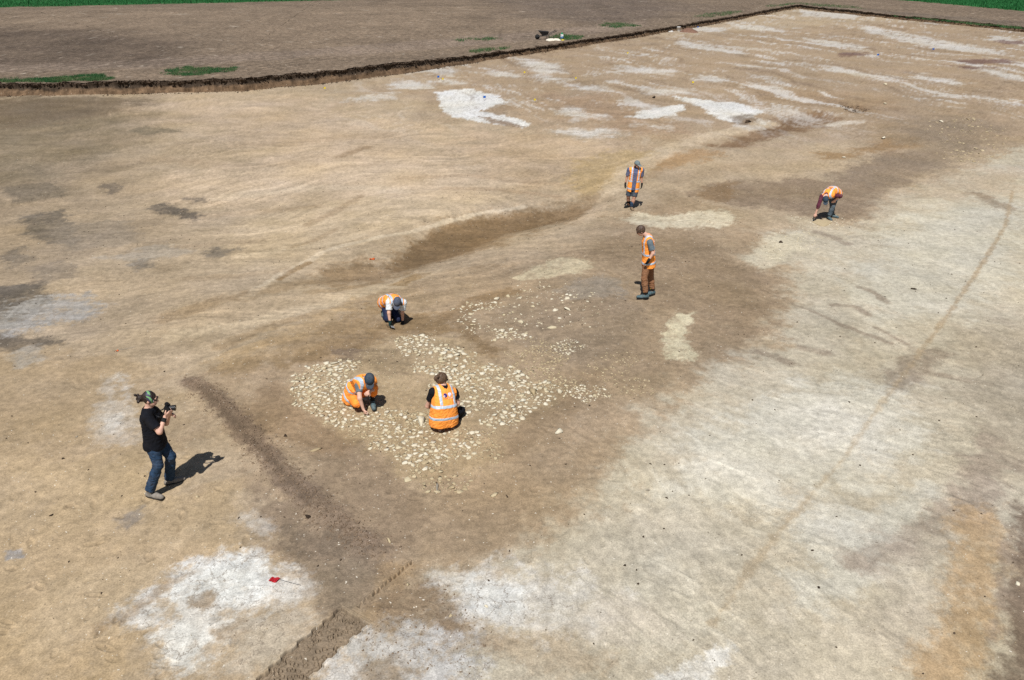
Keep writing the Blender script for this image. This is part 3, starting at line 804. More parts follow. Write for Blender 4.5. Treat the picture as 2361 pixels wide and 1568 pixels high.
Pf('-400,60 150,66 330,80 470,120 380,150 100,160 -400,170', alb(102, 87, 74), 5, 5, .1, .85, .3, .2, 430)
Pf('-400,30 500,22 900,60 700,100 300,70 -300,50', alb(146, 125, 101), 6, 5, .1, .6, .3, .2, 431)
Pf('600,20 1300,10 1300,60 900,110 650,120', alb(146, 125, 101), 6, 5, .1, .7, .3, .2, 432)
Pf('1150,0 1500,-5 1650,20 1400,60 1200,40', alb(110, 96, 86), 6, 5, .1, .7, .3, .2, 433)
Pf('-400,178 300,160 900,120 1250,92 1500,60 1480,50 900,100 300,140 -400,165', alb(146, 127, 110), 1.2, 1.2, .3, .6, .4, .5, 434)
Pf('1850,10 2361,50 2361,62 1900,16', alb(120, 106, 92), 2, 1.5, .3, .7, .3, .4, 435)
# the crop
Pf('-900,45 -200,24 0,17.5 400,9 830,-1 830,-110 -900,-110', alb(34, 98, 46), .5, .8, .15, 1.0, .12, .4, 436, rough=1)
Pf('1980,-14 2060,-1 2150,6 2361,26 2600,52 2900,90 2900,-110 1980,-110', alb(30, 104, 46), .5, .8, .15, 1.0, .12, .4, 437, rough=1)
ridges = np.sin((ffx * .75 - ffy * .66) * 5.2 + 2.5 * fbm(ffx * .2, ffy * .2, 2, 440)) * sstep(3, 6, q_t) * (1 - sstep(60, 90, q_t))
rowm = fbm(ffx * .05, ffy * .5, 4, 441, .6)
tone = 1 + .26 * fbm(ffx * .35, ffy * .14, 6, 446, .75) + .18 * fbm(ffx * 3.0, ffy * 1.6, 3, 448, .75) + .16 * fbm(ffx * .12, ffy * .12, 4, 442) + .16 * fbm(ffx * .9, ffy * .9, 4, 443, .65) + .10 * ridges * sstep(-.1, .3, fbm(ffx * .06, ffy * .06, 2, 444)) + .10 * rowm
FP.c *= np.clip(tone, .5, 1.6)[:, None].astype(np.float32)
# pale stone flecks on the plough soil
fl = sstep(.5, .72, fbm(ffx * 1.7, ffy * .8, 3, 445, .8)) * (FP.c[:, 1] < FP.c[:, 0] * 1.05)
FP.blend(np.arange(len(ffx)), fl * .6, alb(196, 180, 158))
FP.t[:, 1] = .9; FP.t[:, 2] = .35
fsz = fsz + .012 * ridges + .05 * fbm(ffx * 1.3, ffy * 1.0, 4, 447, .7)
field_me = mesh_np('field', np.column_stack([ffx, ffy, fsz]), grid_faces(len(tt), NS))
set_attr(field_me, 'soil', np.clip(FP.c, .01, .9)); set_attr(field_me, 'traits', FP.t)
field_o = link('field', field_me, M_SOIL, smooth=True)
tag(field_o, 'bare brown plough soil and green crop beyond the excavation', None, None, 'structure')
print('field verts', len(ffx))


def field_z(x, y):
    return float(broad(x, y)) + EDGE_H + float(.05 * fbm(np.array([x * .5]), np.array([y * .5]), 3, 420)[0])


# ---------------- grass
def grass_mat(name, a, b):
    m, nt, bs = nodes_of(name)
    tc = add(nt, 'ShaderNodeTexCoord')
    n = add(nt, 'ShaderNodeTexNoise', Scale=.9, Detail=3.0)
    nt.links.new(tc.outputs['Object'], n.inputs['Vector'])
    c = mixc(nt, ramp(nt, n.outputs['Fac'], [(.35, 0.0), (.65, 1.0)]), a, b)
    nt.links.new(c, bs.inputs['Base Color'])
    bs.inputs['Roughness'].default_value = .8
    return m


M_GRASS = grass_mat('grass_blades', (.022, .10, .03), (.085, .135, .05))
M_CROP = grass_mat('crop_blades', (.014, .105, .026), (.026, .15, .042))


def blades(name, xs, ys, zs, h, w, mat, label, cat=None):
    n = len(xs)
    a = RNG.random(n) * 2 * np.pi; lean = RNG.normal(0, .35, (n, 2)); hh = h * (.6 + .7 * RNG.random(n))
    base = np.column_stack([xs, ys, zs])
    d = np.column_stack([np.cos(a), np.sin(a), np.zeros(n)]) * w
    tip = base + np.column_stack([lean[:, 0] * hh, lean[:, 1] * hh, hh])
    v = np.stack([base - d, base + d, tip], 1).reshape(-1, 3)
    me = mesh_np(name, v, np.arange(3 * n).reshape(-1, 3))
    o = link(name, me, mat)
    tag(o, label, cat, None, 'stuff')
    return o


def grass_poly(name, poly, n, h, w, mat, label, up=EDGE_H, warp=1.0):
    P_ = np.array([[float(v) for v in ground_xy(*p, up)] for p in pts(poly)])
    lo, hi = P_.min(0), P_.max(0)
    x = RNG.uniform(lo[0], hi[0], n * 6); y = RNG.uniform(lo[1], hi[1], n * 6)
    d = poly_sd(x, y, [tuple(p) for p in P_]) + warp * fbm(x * .6, y * .6, 4, 450, .6)
    keep = np.nonzero((d > 0) & (fbm(x * 1.2, y * .9, 3, 451) + .5 * (RNG.random(len(x)) - .5) > -.12 - .25 * np.clip(d, 0, 1)))[0][:n]
    x, y = x[keep], y[keep]
    dl = line_d(x, y, [tuple(t) for t in toe[::25]]) - .25
    return blades(name, x, y, broad(x, y) + up - .03 + .22 * sstep(2, -12, x) * np.exp(-np.clip(dl, 0, 50) / 1.5), h, w, mat, label)


GP = [('-160,186 0,185 130,180 235,171 276,186 200,193 0,197 -160,199', 16000, 'strip of green grass on the lip at the far corner of the dark cut'),
      ('380,162 430,155 500,157 540,154 556,158 520,166 470,175 400,177 385,172', 6500, 'tuft of green grass above the tallest part of the dark cut'),
      ('1265,88 1290,80 1345,84 1340,90 1290,93', 1800, 'small green grass patch beside the black wheelbarrow'),
      ('1380,60 1400,52 1460,56 1480,61 1420,65', 1500, 'green grass patch between the wheelbarrow and the white bucket'),
      ('1590,40 1640,30 1720,24 1700,32 1640,40', 1200, 'thin green grass along the far end of the cut'),
      ('1760,14 1840,6 1960,14 2000,22 1900,16 1840,10 1780,17', 1800, 'narrow green grass strip at the distant corner of the excavation'),
      ('1040,92 1140,86 1160,90 1060,96', 500, 'sparse green grass on bare soil behind the cut'),
      ('1080,119 1130,112 1180,108 1170,114 1100,123', 700, 'sparse green grass on the lip below the wheelbarrow'),
      ('2050,36 2300,58 2361,64 2361,68 2200,52', 1500, 'faint green growth along the far side of the excavation')]
for poly, n, lab in GP:
    far_h = .16 if n > 5000 else .2
    grass_poly('grass', poly, n, far_h, .012 if n > 5000 else .02, M_GRASS, lab, warp=.8)
grass_poly('crop', '-900,46 -200,25 0,18 400,9.5 830,-.5 830,-24 0,-18 -900,20', 45000, .35, .05, M_CROP, 'dense green crop beyond the bare soil, beside the darker plough soil', warp=.8)
grass_poly('crop', '1985,-13 2060,-.5 2150,6.5 2361,26.5 2600,52 2900,90 2900,40 2361,-10 2100,-20', 45000, .35, .05, M_CROP, 'dense green crop beyond the far corner of the excavation', warp=.8)


# ---------------- clods along the edge and crumbs on the bank
def lump_templates(k, npts, flat, seed):
    out = []
    r = np.random.default_rng(seed)
    for _ in range(k):
        p = r.normal(size=(npts, 3)); p /= np.linalg.norm(p, axis=1)[:, None]
        p *= r.uniform(.72, 1.0, (npts, 1)); p[:, 2] *= flat; p[:, 0] *= r.uniform(.85, 1.2)
        bm = bmesh.new()
        vs = [bm.verts.new(q) for q in p]
        bmesh.ops.convex_hull(bm, input=vs)
        for v in [v for v in bm.verts if not v.link_faces]:
            bm.verts.remove(v)
        bm.verts.ensure_lookup_table(); bm.verts.index_update()
        bmesh.ops.triangulate(bm, faces=bm.faces[:])
        out.append((np.array([v.co[:] for v in bm.verts]), np.array([[v.index for v in f.verts] for f in bm.faces])))
        bm.free()
    return out


LUMP = lump_templates(8, 10, .75, 5)
STONE = lump_templates(14, 11, .55, 6)


def scatter_mesh(name, pos, size, temps, mat, label, kind='stuff', cat=None, parent=None, flat=1.0):
    vs = []; fs = []; n0 = 0
    for i, (p, s) in enumerate(zip(pos, size)):
        v, f = temps[i % len(temps)]
        a = RNG.random() * 6.283; ca, sa = math.cos(a), math.sin(a)
        v = v * s; v = np.column_stack([v[:, 0] * ca - v[:, 1] * sa, v[:, 0] * sa + v[:, 1] * ca, v[:, 2] * flat]) + p
        vs.append(v); fs.append(f + n0); n0 += len(v)
    me = mesh_np(name, np.concatenate(vs), np.concatenate(fs))
    o = link(name, me, mat, parent)
    if parent is None:
        tag(o, label, cat, None, kind)
    else:
        o['kind'] = kind
    return o


M_CLOD = simple_mat('dark_clods', tuple(alb(88, 72, 58)), .95, .35, 3.0, .02, 30, .1)
M_CLOD2 = simple_mat('soil_crumbs', tuple(alb(140, 117, 92)), .95, .3, 4.0, .01, 40, .1)
vis = np.nonzero((toe[:, 0] > -42) & (toe[:, 0] < 66))[0]
NC = 6500
ii = RNG.choice(vis, NC)
q = RNG.random(NC); low = RNG.random(NC) < .42
off = np.where(low, -.02 - .45 * q ** 2.2, lip_t[ii] - .10 + .22 * (q - .4))
xy = toe[ii] + outw[ii] * off[:, None] + RNG.normal(0, .06, (NC, 2))
z = broad(xy[:, 0], xy[:, 1]) + np.where(low, .01, face_h[ii] * (.86 + .14 * q))
scatter_mesh('soil_clods', np.column_stack([xy, z]), np.where(low, .04, .075) * (.4 + 1.2 * RNG.random(NC) ** 1.5), LUMP, M_CLOD, 'dark soil clods crumbling along the cut edge of the excavation')
# crumbs along the low bank and around the rut
bank = chain([ground_xy(*p) for p in pts('445,882 500,920 560,985 640,1080 740,1180 860,1275')], .01)
n = 2600
bi = bank[RNG.integers(0, len(bank), n)] + RNG.normal(0, .16, (n, 2))
scatter_mesh('soil_crumbs', np.column_stack([bi, hgt(bi[:, 0], bi[:, 1]) + .002]), .008 + .022 * RNG.random(n) ** 3, LUMP, M_CLOD2, 'dark soil crumbs along the low bank beside the stone spread')


def crumbs_poly(name, poly, n, s0, s1, mat, label, temps=LUMP, power=3, dz=.0):
    P_ = np.array([[float(v) for v in ground_xy(*p)] for p in pts(poly)])
    lo, hi = P_.min(0), P_.max(0)
    x = RNG.uniform(lo[0], hi[0], n * 5); y = RNG.uniform(lo[1], hi[1], n * 5)
    d = poly_sd(x, y, [tuple(p) for p in P_]) + .3 * fbm(x * 1.5, y * 1.5, 4, 455)
    k = np.nonzero(d > 0)[0][:n]; x, y = x[k], y[k]
    return scatter_mesh(name, np.column_stack([x, y, hgt(x, y) + dz]), s0 + (s1 - s0) * RNG.random(len(x)) ** power, temps, mat, label)


crumbs_poly('soil_crumbs', '880,1300 1010,1330 1080,1400 1140,1480 1100,1568 900,1568 840,1480 860,1400', 520, .005, .022, M_CLOD2, 'loose soil crumbs beside the end of the tyre track')
crumbs_poly('soil_crumbs', '1935,240 1985,240 2005,250 1980,258 1950,256', 220, .02, .07, M_CLOD, 'dark clods in the small freshly dug hollow on the far brown soil')

# ---------------- tyre print
M_RUT = soil_material('pressed_soil', .8, .4, False, .006)
res = .0045; RW = RUT_W + .05
ns, nn = int((RUT_L + .06) / res) + 1, int(2 * RW / res) + 1
SS, NN = np.broadcast_arrays(np.linspace(0, RUT_L + .06, ns)[:, None], np.linspace(-RW, RW, nn)[None])
rx = RUT_A[0] + RUT_D[0] * SS + RUT_N[0] * NN; ry = RUT_A[1] + RUT_D[1] * SS + RUT_N[1] * NN
wob = .010 * fbm(SS * 3, NN * 3, 3, 460) + .006 * fbm(SS * 14, NN * 14, 2, 462)
lug = .017 * np.tanh(3 * np.sin(SS * 30 + np.sign(NN) * 1.1 + 2.2 * fbm(SS * 1.3, NN * .5, 2, 463)))
inside = np.minimum(RUT_W - .02 - np.abs(NN) + wob + lug, RUT_L - .03 - SS + wob)
wear = sstep(-.55, .0, fbm(SS * 1.4, NN * 2.5, 3, 461))
zr = -.007 * sstep(-.006, .006, inside)
zr -= .050 * np.exp(-((inside - .010) / .0062) ** 2) * (.55 + .45 * wear) + .035 * np.exp(-((inside - .032 - .008 * np.sin(SS * 60)) / .005) ** 2) * wear        # sharp lug line round the print
zr += .024 * np.exp(-((inside + .012) / .008) ** 2)
zr -= .032 * np.exp(-((inside - .075 - .012 * np.sin(SS * 45)) / .0055) ** 2) * wear
rr = np.random.default_rng(8)
for k in range(120):
    cs, cn = rr.uniform(.0, RUT_L - .06), rr.uniform(-RUT_W + .06, RUT_W - .06)
    rad = rr.uniform(.024, .034); amp = rr.uniform(.35, 1.0)
    a0 = int(max(0, (cs - .06) / res)); a1 = int((cs + .06) / res); b0 = int(max(0, (cn + RW - .06) / res)); b1 = int((cn + RW + .06) / res)
    r_ = np.hypot(SS[a0:a1, b0:b1] - cs, NN[a0:a1, b0:b1] - cn)
    zr[a0:a1, b0:b1] += (-.040 * np.exp(-((r_ - rad) / .0060) ** 2) + .006 * np.exp(-((r_ - rad + .013) / .006) ** 2)) * wear[a0:a1, b0:b1] * amp
zr += .006 * fbm(SS * 22, NN * 22, 4, 470, .65)
zr = np.maximum(zr, -.15)
edge_f = sstep(RW, RW - .03, np.abs(NN)) * sstep(RUT_L + .06, RUT_L + .03, SS)
zz = hgt(rx.ravel(), ry.ravel()) + zr.ravel() * edge_f.ravel() + .007 * edge_f.ravel() - .014 * (1 - edge_f.ravel())
rut_me = mesh_np('tyre_track', np.column_stack([rx.ravel(), ry.ravel(), zz]), grid_faces(ns, nn)[:, ::-1])
tone = 1 + .18 * fbm(rx.ravel() * 3, ry.ravel() * 3, 4, 471) + .10 * fbm(rx.ravel() * 18, ry.ravel() * 18, 3, 472)
mixf = (sstep(-.02, .02, inside)).ravel()[:, None]
rc = (alb(148, 128, 102)[None] * mixf + soil_at(rx.ravel(), ry.ravel()) * (1 - mixf)) * tone[:, None]
set_attr(rut_me, 'soil', rc); set_attr(rut_me, 'traits', np.tile([0, .6, .3], (len(rc), 1)))
rut_o = link('tyre_track', rut_me, M_RUT, smooth=True)
tag(rut_o, 'knobbly tyre print pressed into the soil', None, None, 'structure')
# the notched line where the tyre edge ran on
ld = NOTCH_B - NOTCH_A; LL = np.linalg.norm(ld); ld /= LL; ln = np.array([-ld[1], ld[0]])
ns, nn = int(LL / .006), 28
SS, NN = np.broadcast_arrays(np.linspace(0, LL, ns)[:, None], np.linspace(-.075, .075, nn)[None])
rx = NOTCH_A[0] + ld[0] * SS + ln[0] * NN; ry = NOTCH_A[1] + ld[1] * SS + ln[1] * NN
saw = (SS / .085) % 1
cen = .028 * (saw - .5) + .012 * fbm(SS * 4, SS * 0, 2, 466)
gap = .25 + .75 * sstep(-.3, .2, fbm(SS * 3.2, SS * 0 + 2, 3, 467))
zr = -.055 * np.exp(-((NN - cen) / .010) ** 2) * gap + .018 * np.exp(-((NN - cen - .034) / .018) ** 2)
ef = sstep(.075, .05, np.abs(NN))
zz = hgt(rx.ravel(), ry.ravel()) + (zr * ef + .007 * ef - .014 * (1 - ef)).ravel()
nm = mesh_np('tyre_track', np.column_stack([rx.ravel(), ry.ravel(), zz]), grid_faces(ns, nn)[:, ::-1])
rc = soil_at(rx.ravel(), ry.ravel()) * (.95 + .2 * fbm(rx.ravel() * 8, ry.ravel() * 8, 3, 473))[:, None]
set_attr(nm, 'soil', rc); set_attr(nm, 'traits', np.tile([0, .6, .3], (len(rc), 1)))
tag(link('tyre_track', nm, M_RUT, smooth=True), 'notched line left by the rim of the tyre', None, None, 'structure')

# ---------------- stone spreads
def stone_mat(name, a, b, dirt):
    m, nt, bs = nodes_of(name)
    tc = add(nt, 'ShaderNodeTexCoord'); oi = add(nt, 'ShaderNodeObjectInfo'); ge = add(nt, 'ShaderNodeNewGeometry')
    n = add(nt, 'ShaderNodeTexNoise', Scale=14.0, Detail=4.0, Roughness=.65)
    nt.links.new(ge.outputs['Position'], n.inputs['Vector'])
    c = mixc(nt, oi.outputs['Random'], a, b)
    v = add(nt, 'ShaderNodeTexVoronoi', Scale=6.0); nt.links.new(ge.outputs['Position'], v.inputs['Vector'])
    c = mixc(nt, 1.0, c, ramp(nt, n.outputs['Fac'], [(.25, .72), (.75, 1.18)]), 'MULTIPLY')
    c = mixc(nt, ramp(nt, n.outputs['Fac'], [(.5, 0.0), (.72, .65)]), c, dirt)
    nt.links.new(c, bs.inputs['Base Color'])
    bs.inputs['Roughness'].default_value = .9; bs.inputs['Specular IOR Level'].default_value = .15
    n2 = add(nt, 'ShaderNodeTexNoise', Scale=45.0, Detail=3.0); nt.links.new(ge.outputs['Position'], n2.inputs['Vector'])
    bp = add(nt, 'ShaderNodeBump', Strength=.8, Distance=.012); nt.links.new(n2.outputs['Fac'], bp.inputs['Height'])
    nt.links.new(bp.outputs[0], bs.inputs['Normal'])
    return m


M_ST = stone_mat('limestone', tuple(alb(222, 203, 158)), tuple(alb(250, 238, 206)), tuple(alb(165, 140, 108)))
M_ST_D = stone_mat('soil_stained_limestone', tuple(alb(192, 168, 124)), tuple(alb(222, 201, 156)), tuple(alb(150, 126, 96)))
M_ST_G = stone_mat('grey_stone', tuple(alb(150, 140, 125)), tuple(alb(172, 160, 140)), tuple(alb(128, 110, 90)))


def template_meshes(prefix, temps, mat):
    out = []
    for v, f in temps:
        me = mesh_np(prefix, v, f); me.materials.append(mat); out.append(me)
    return out


ST_CH = {k: template_meshes('stone', LUMP, m) for k, m in (('pale', M_ST), ('dull', M_ST_D), ('grey', M_ST_G))}
ST_ME = {k: template_meshes('stone', STONE, m) for k, m in (('pale', M_ST), ('dull', M_ST_D), ('grey', M_ST_G))}
CLOD_ME = template_meshes('clod', LUMP, M_CLOD)


def stone_obj(name, kind, x, y, s, parent=None, flat=None, sink=.42, rz=None, stretch=1.0):
    me = CLOD_ME[random.randrange(len(CLOD_ME))] if kind == 'clod' else (ST_CH[kind][random.randrange(8)] if parent is None else ST_ME[kind][random.randrange(14)])
    o = bpy.data.objects.new(name, me); COL.objects.link(o)
    fl = flat if flat is not None else random.uniform(.35, .85)
    o.scale = (s * stretch, s / stretch, s * fl)
    o.rotation_euler = (random.uniform(-.2, .2), random.uniform(-.2, .2), random.random() * 6.28 if rz is None else rz)
    z = hgt(x, y) + s * fl * (.5 - sink) * .55
    loc = Vector((x, y, z))
    if parent is not None:
        o.parent = parent; o.location = loc - parent.location
    else:
        o.location = loc
    return o


def spread(name, regions, label, cat='stone spread'):
    """regions: (polygon, how many, smallest, largest, kind, edge raggedness)"""
    cand = []
    for poly, n, s0, s1, kind, rag in regions:
        n = int(n * 2.1); s0 *= .62; s1 *= 1.0; rag *= 2.2
        P_ = np.array([[float(v) for v in ground_xy(*p)] for p in pts(poly)])
        lo, hi = P_.min(0) - .2, P_.max(0) + .2
        m = n * 9
        x = RNG.uniform(lo[0], hi[0], m); y = RNG.uniform(lo[1], hi[1], m)
        d = poly_sd(x, y, [tuple(p) for p in P_]) + rag * fbm(x * 1.3, y * 1.3, 4, 480, .6)
        clump = fbm(x * 1.7, y * 1.7, 3, 481, .6) + .8 * RNG.random(m)
        k = np.nonzero((d > 0) & (clump > .12))[0]
        if len(k) < n: k = np.nonzero(d > 0)[0]
        k = k[:n]
        s = s0 + (s1 - s0) * RNG.random(len(k)) ** 2.5
        cand += [(float(a), float(b), float(c), kind) for a, b, c in zip(x[k], y[k], s)]
    cand.sort(key=lambda t: -t[2])
    kept = []; cells = {}
    for c in cand:
        gx_, gy_ = int(c[0] / .2), int(c[1] / .2); ok = True
        for ax in (-1, 0, 1):
            for ay in (-1, 0, 1):
                for e in cells.get((gx_ + ax, gy_ + ay), ()):
                    if (e[0] - c[0]) ** 2 + (e[1] - c[1]) ** 2 < (.62 * (e[2] + c[2])) ** 2:
                        ok = False
        if ok:
            kept.append(c); cells.setdefault((gx_, gy_), []).append(c)
    cx_, cy_ = np.mean([c[0] for c in kept]), np.mean([c[1] for c in kept])
    root = empty(name, (cx_, cy_, hgt(cx_, cy_)))
    tag(root, label, cat)
    for c in kept[:300]:
        stone_obj('stone', c[3], c[0], c[1], c[2], root)
    rest = kept[300:]
    if rest:
        for kind, mat in (('pale', M_ST), ('dull', M_ST_D)):
            r = [c for c in rest if c[3] == kind]
            if not r: continue
            pos = np.array([[c[0], c[1], hgt(c[0], c[1]) + .02 * c[2]] for c in r]) - np.array(root.location)
            scatter_mesh('small_stones', pos, np.array([c[2] for c in r]), STONE, mat, None, 'stuff', None, root, .8)
    print(name, len(kept))
    return root


spread('stone_spread', [
    ('655,905 675,868 720,842 790,830 820,850 800,880 850,930 960,960 900,985 790,985 720,955 670,935', 800, .02, .075, 'pale', .12),
    ('690,845 760,830 800,826 830,835 800,860 720,870', 40, .05, .10, 'pale', .1),
    ('720,950 800,930 880,960 960,960 950,1000 860,1010 780,985', 420, .02, .055, 'dull', .15)],
    'dense spread of small cream stones around the crouching worker in orange trousers')
spread('stone_spread', [
    ('888,775 930,766 1000,775 1060,800 1090,850 1060,880 985,870 950,840 920,815 900,800', 330, .025, .085, 'pale', .15),
    ('980,850 1090,840 1180,850 1240,880 1280,890 1290,910 1240,945 1180,985 1100,990 1075,940 1060,900 1000,890', 650, .025, .085, 'pale', .18),
    ('1000,800 1080,790 1110,850 1040,880', 60, .05, .12, 'pale', .15),
    ('1000,870 1130,880 1160,940 1080,930', 260, .02, .06, 'dull', .15)],
    'broad central spread of cream rubble behind the squatting worker with a bun')
spread('stone_spread', [
    ('660,900 800,830 900,770 1050,770 1130,830 1300,840 1310,910 1180,1000 1130,1080 960,1110 880,1060 780,1000', 700, .012, .035, 'dull', .4),
    ('840,1000 900,960 990,960 1060,990 1150,1000 1130,1050 1060,1070 960,1085 900,1060', 620, .02, .06, 'dull', .18),
    ('850,980 980,975 1110,1000 1080,1060 940,1085 880,1050', 300, .025, .08, 'pale', .15),
    ('920,1060 990,1050 1060,1090 1110,1110 1060,1130 980,1120', 60, .03, .09, 'dull', .2)],
    'worn soil-stained stones spreading in front of the two crouching workers')
spread('stone_spread', [
    ('1048,716 1080,695 1130,700 1100,735 1130,765 1100,765 1065,745', 60, .03, .085, 'pale', .15),
    ('1110,780 1180,752 1230,762 1190,790 1140,795', 50, .025, .085, 'pale', .2),
    ('1080,700 1180,670 1300,670 1410,700 1400,730 1300,760 1200,770 1120,760', 120, .018, .06, 'pale', .3),
    ('1080,700 1180,670 1300,670 1410,700 1400,730 1300,760 1200,770 1120,760', 14, .07, .11, 'pale', .2),
    ('1180,660 1260,640 1290,660 1220,675', 30, .02, .05, 'pale', .25)],
    'scattered cream stones in brown soil on the far side of the rubble')
spread('stone_spread', [
    ('1150,810 1230,780 1300,790 1330,830 1290,860 1200,850', 330, .018, .05, 'dull', .2),
    ('1270,800 1310,780 1340,800 1320,820 1280,815', 90, .02, .055, 'pale', .1),
    ('1180,850 1280,830 1320,880 1270,900', 160, .02, .06, 'dull', .2),
    ('1330,840 1460,810 1480,850 1400,900 1330,880', 180, .015, .04, 'dull', .25)],
    'fine yellowish gravelly stones to the side of the rubble nearest the brown-trousered man')
spread('stone_spread', [
    ('1325,905 1360,890 1400,895 1420,915 1380,930 1340,925', 120, .02, .055, 'pale', .15),
    ('1380,880 1480,860 1500,900 1430,920', 70, .015, .04, 'dull', .2)],
    'isolated thin patch of small pale stones beyond the edge of the rubble')
spread('stone_spread', [
    ('2140,290 2240,265 2320,300 2330,330 2260,350 2180,330', 80, .05, .13, 'dull', .8),
    ('2180,345 2260,350 2290,370 2200,372', 40, .05, .12, 'dull', .6)],
    'distant scatter of pale stones on greyish soil beyond the bending worker')
spread('stone_spread', [('1750,545 1850,520 1890,560 1840,600 1770,590', 140, .012, .05, 'pale', .4), ('1830,500 1960,505 1980,530 1860,525', 70, .02, .06, 'pale', .3)],
       'thin pale gravel on cream soil near the bending worker')

# larger single stones lying loose
LOOSE = [
    (970, 973, .125, 'pale', 'large tan boulder standing beside the squatting worker with a bun', .9, 1.15),
    (1160, 763, .11, 'pale', 'pale rounded stone at the far side of the rubble, nearest its dark gap', .6, 1.1),
    (1200, 741, .12, 'pale', 'flat tan stone behind the pale rounded stone at the far side', .5, 1.3),
    (1272, 755, .135, 'pale', 'large pale slab alone on brown soil beyond the rubble', .5, 1.3),
    (1146, 690, .10, 'pale', 'pale lumpy stone at the top corner of the far stone scatter', .8, 1.0),
    (1307, 716, .09, 'pale', 'cream pointed stone on grey soil in front of the brown-trousered man', .8, 1.2),
    (1228, 906, .11, 'dull', 'round tan stone at the side of the central rubble', .7, 1.0),
    (1290, 906, .09, 'pale', 'upright pale stone at the outer end of the central rubble', .9, 1.1),
    (1288, 1000, .09, 'pale', 'pale angular stone near the lower corner of the central rubble', .8, 1.1),
    (728, 1038, .09, 'dull', 'flat brown stone lying between the dark bank and the stones', .4, 1.4),
    (658, 1003, .05, 'clod', 'dark lump of soil on bare ground between the bank and the stones', .8, 1.0),
    (710, 1193, .07, 'clod', 'black angular lump on dark trampled soil beside the bank', 1.0, 1.3),
    (895, 1247, .06, 'dull', 'cluster-like pale stone alone on cracked brown soil', .5, .7),
    (945, 1104, .12, 'pale', 'flat cream slab at the nearest end of the stone spread', .4, 1.2),
    (1005, 1122, .10, 'grey', 'grey upright slab just past the nearest end of the spread', .5, 1.8),
    (1140, 1142, .07, 'dull', 'tan stone alone on brown soil in front of the spread', .6, 1.2),
    (1494, 1131, .035, 'grey', 'small grey pebble on pale clay by the brown soil edge', .8, 1.0),
    (1800, 558, .11, 'clod', 'dark grey lump on cream gravel near the bending worker', .8, 1.2),
    (2105, 669, .07, 'clod', 'dark lump alone on smooth pale clay', .8, 1.1),
    (2037, 320, .16, 'pale', 'white stone on brown soil behind the bending worker', .9, 1.0),
    (1945, 365, .09, 'pale', 'small white stone above the bending worker', .8, 1.0),
    (2040, 238, .22, 'pale', 'distant pale slab on the far brown soil', .4, 1.5),
    (2170, 281, .2, 'pale', 'distant flat white stone at the edge of the far scatter', .5, 1.4),
    (2041, 196, .2, 'pale', 'distant small white stone on the chalk-streaked ground', .7, 1.2),
    (2346, 1348, .045, 'pale', 'small cream stone on the dark soil at the margin', .6, 1.1),
    (455, 1148, .045, 'dull', 'tan pebble beside the shadow of the photographer', .7, 1.0),
    (1120, 1400, .04, 'pale', 'pale stone chip beside the white chalky ground', .7, 1.0),
    (1038, 1420, .045, 'dull', 'tan pebble among soil crumbs past the tyre track', .7, 1.2),
    (1062, 1418, .04, 'grey', 'bluish grey pebble among soil crumbs past the tyre track', .7, 1.0),
    (940, 1345, .035, 'dull', 'small tan pebble beside the notched tyre line', .8, 1.0),
    (1725, 282, .22, 'clod', 'dark lump on the edge of the cracked white chalk', .8, 1.2),
    (1508, 226, .2, 'clod', 'small dark lump on distant ground beside a chalk patch', .8, 1.2),
    (116, 1185, .04, 'clod', 'small dark lump on tan soil in front of the photographer', .8, 1.0),
    (176, 1006, .035, 'grey', 'small grey pebble behind the photographer', .8, 1.1),
    (145, 1056, .035, 'clod', 'dark crumb on tan soil behind the photographer', .8, 1.1),
    (1440, 1305, .03, 'clod', 'tiny dark pebble on pale clay in the foreground', .8, 1.0),
    (1887, 1357, .03, 'clod', 'tiny dark pebble on pale clay near the orange stain', .8, 1.0)]
for px, py, s, kind, lab, fl, stc in LOOSE:
    x, y = (float(v) for v in ground_xy(px, py))
    o = stone_obj('soil_lump' if kind == 'clod' else 'stone', kind, x, y, s, None, fl, .12, None, stc)
    tag(o, lab, 'soil lump' if kind == 'clod' else 'stone')
# tool-marked flat slab in front of the bending worker
bm = bmesh.new()
c0 = G(1898, 516)
outline = [G(1872 + dx * .85, 507 + dy * .8) for dx, dy in ((0, 9), (16, 2), (36, 2), (54, 9), (46, 15), (32, 20), (22, 18))]
top = [bm.verts.new((p[0] - c0[0], p[1] - c0[1], .022 + .01 * math.sin(i * 2.1))) for i, p in enumerate(outline)]
bot = [bm.verts.new(((p[0] - c0[0]) * 1.06, (p[1] - c0[1]) * 1.06, -.05)) for p in outline]
mid_v = bm.verts.new((0.03, .02, .034))
for i in range(7):
    j = (i + 1) % 7
    bm.faces.new((top[i], top[j], mid_v)); bm.faces.new((bot[i], bot[j], top[j], top[i]))
bmesh.ops.recalc_face_normals(bm, faces=bm.faces[:])
me = bpy.data.meshes.new('stone'); bm.to_mesh(me); bm.free()
o = link('stone', me, M_ST_D); o.location = (c0[0], c0[1], hgt(c0[0], c0[1]))
tag(o, 'large flat pale slab on the ground in front of the bending worker', 'stone')
# loose grit over the whole near floor
crumbs_poly('pebbles', '0,640 900,620 1700,640 2361,700 2361,1568 0,1568', 1500, .003, .012, M_ST_D, 'scattered pale grit on the excavation floor', STONE, 2.5, .002)
crumbs_poly('soil_crumbs', '0,420 900,400 1700,420 2361,500 2361,1568 0,1568', 1600, .006, .028, M_CLOD, 'scattered dark crumbs on the excavation floor', LUMP, 3, .004)

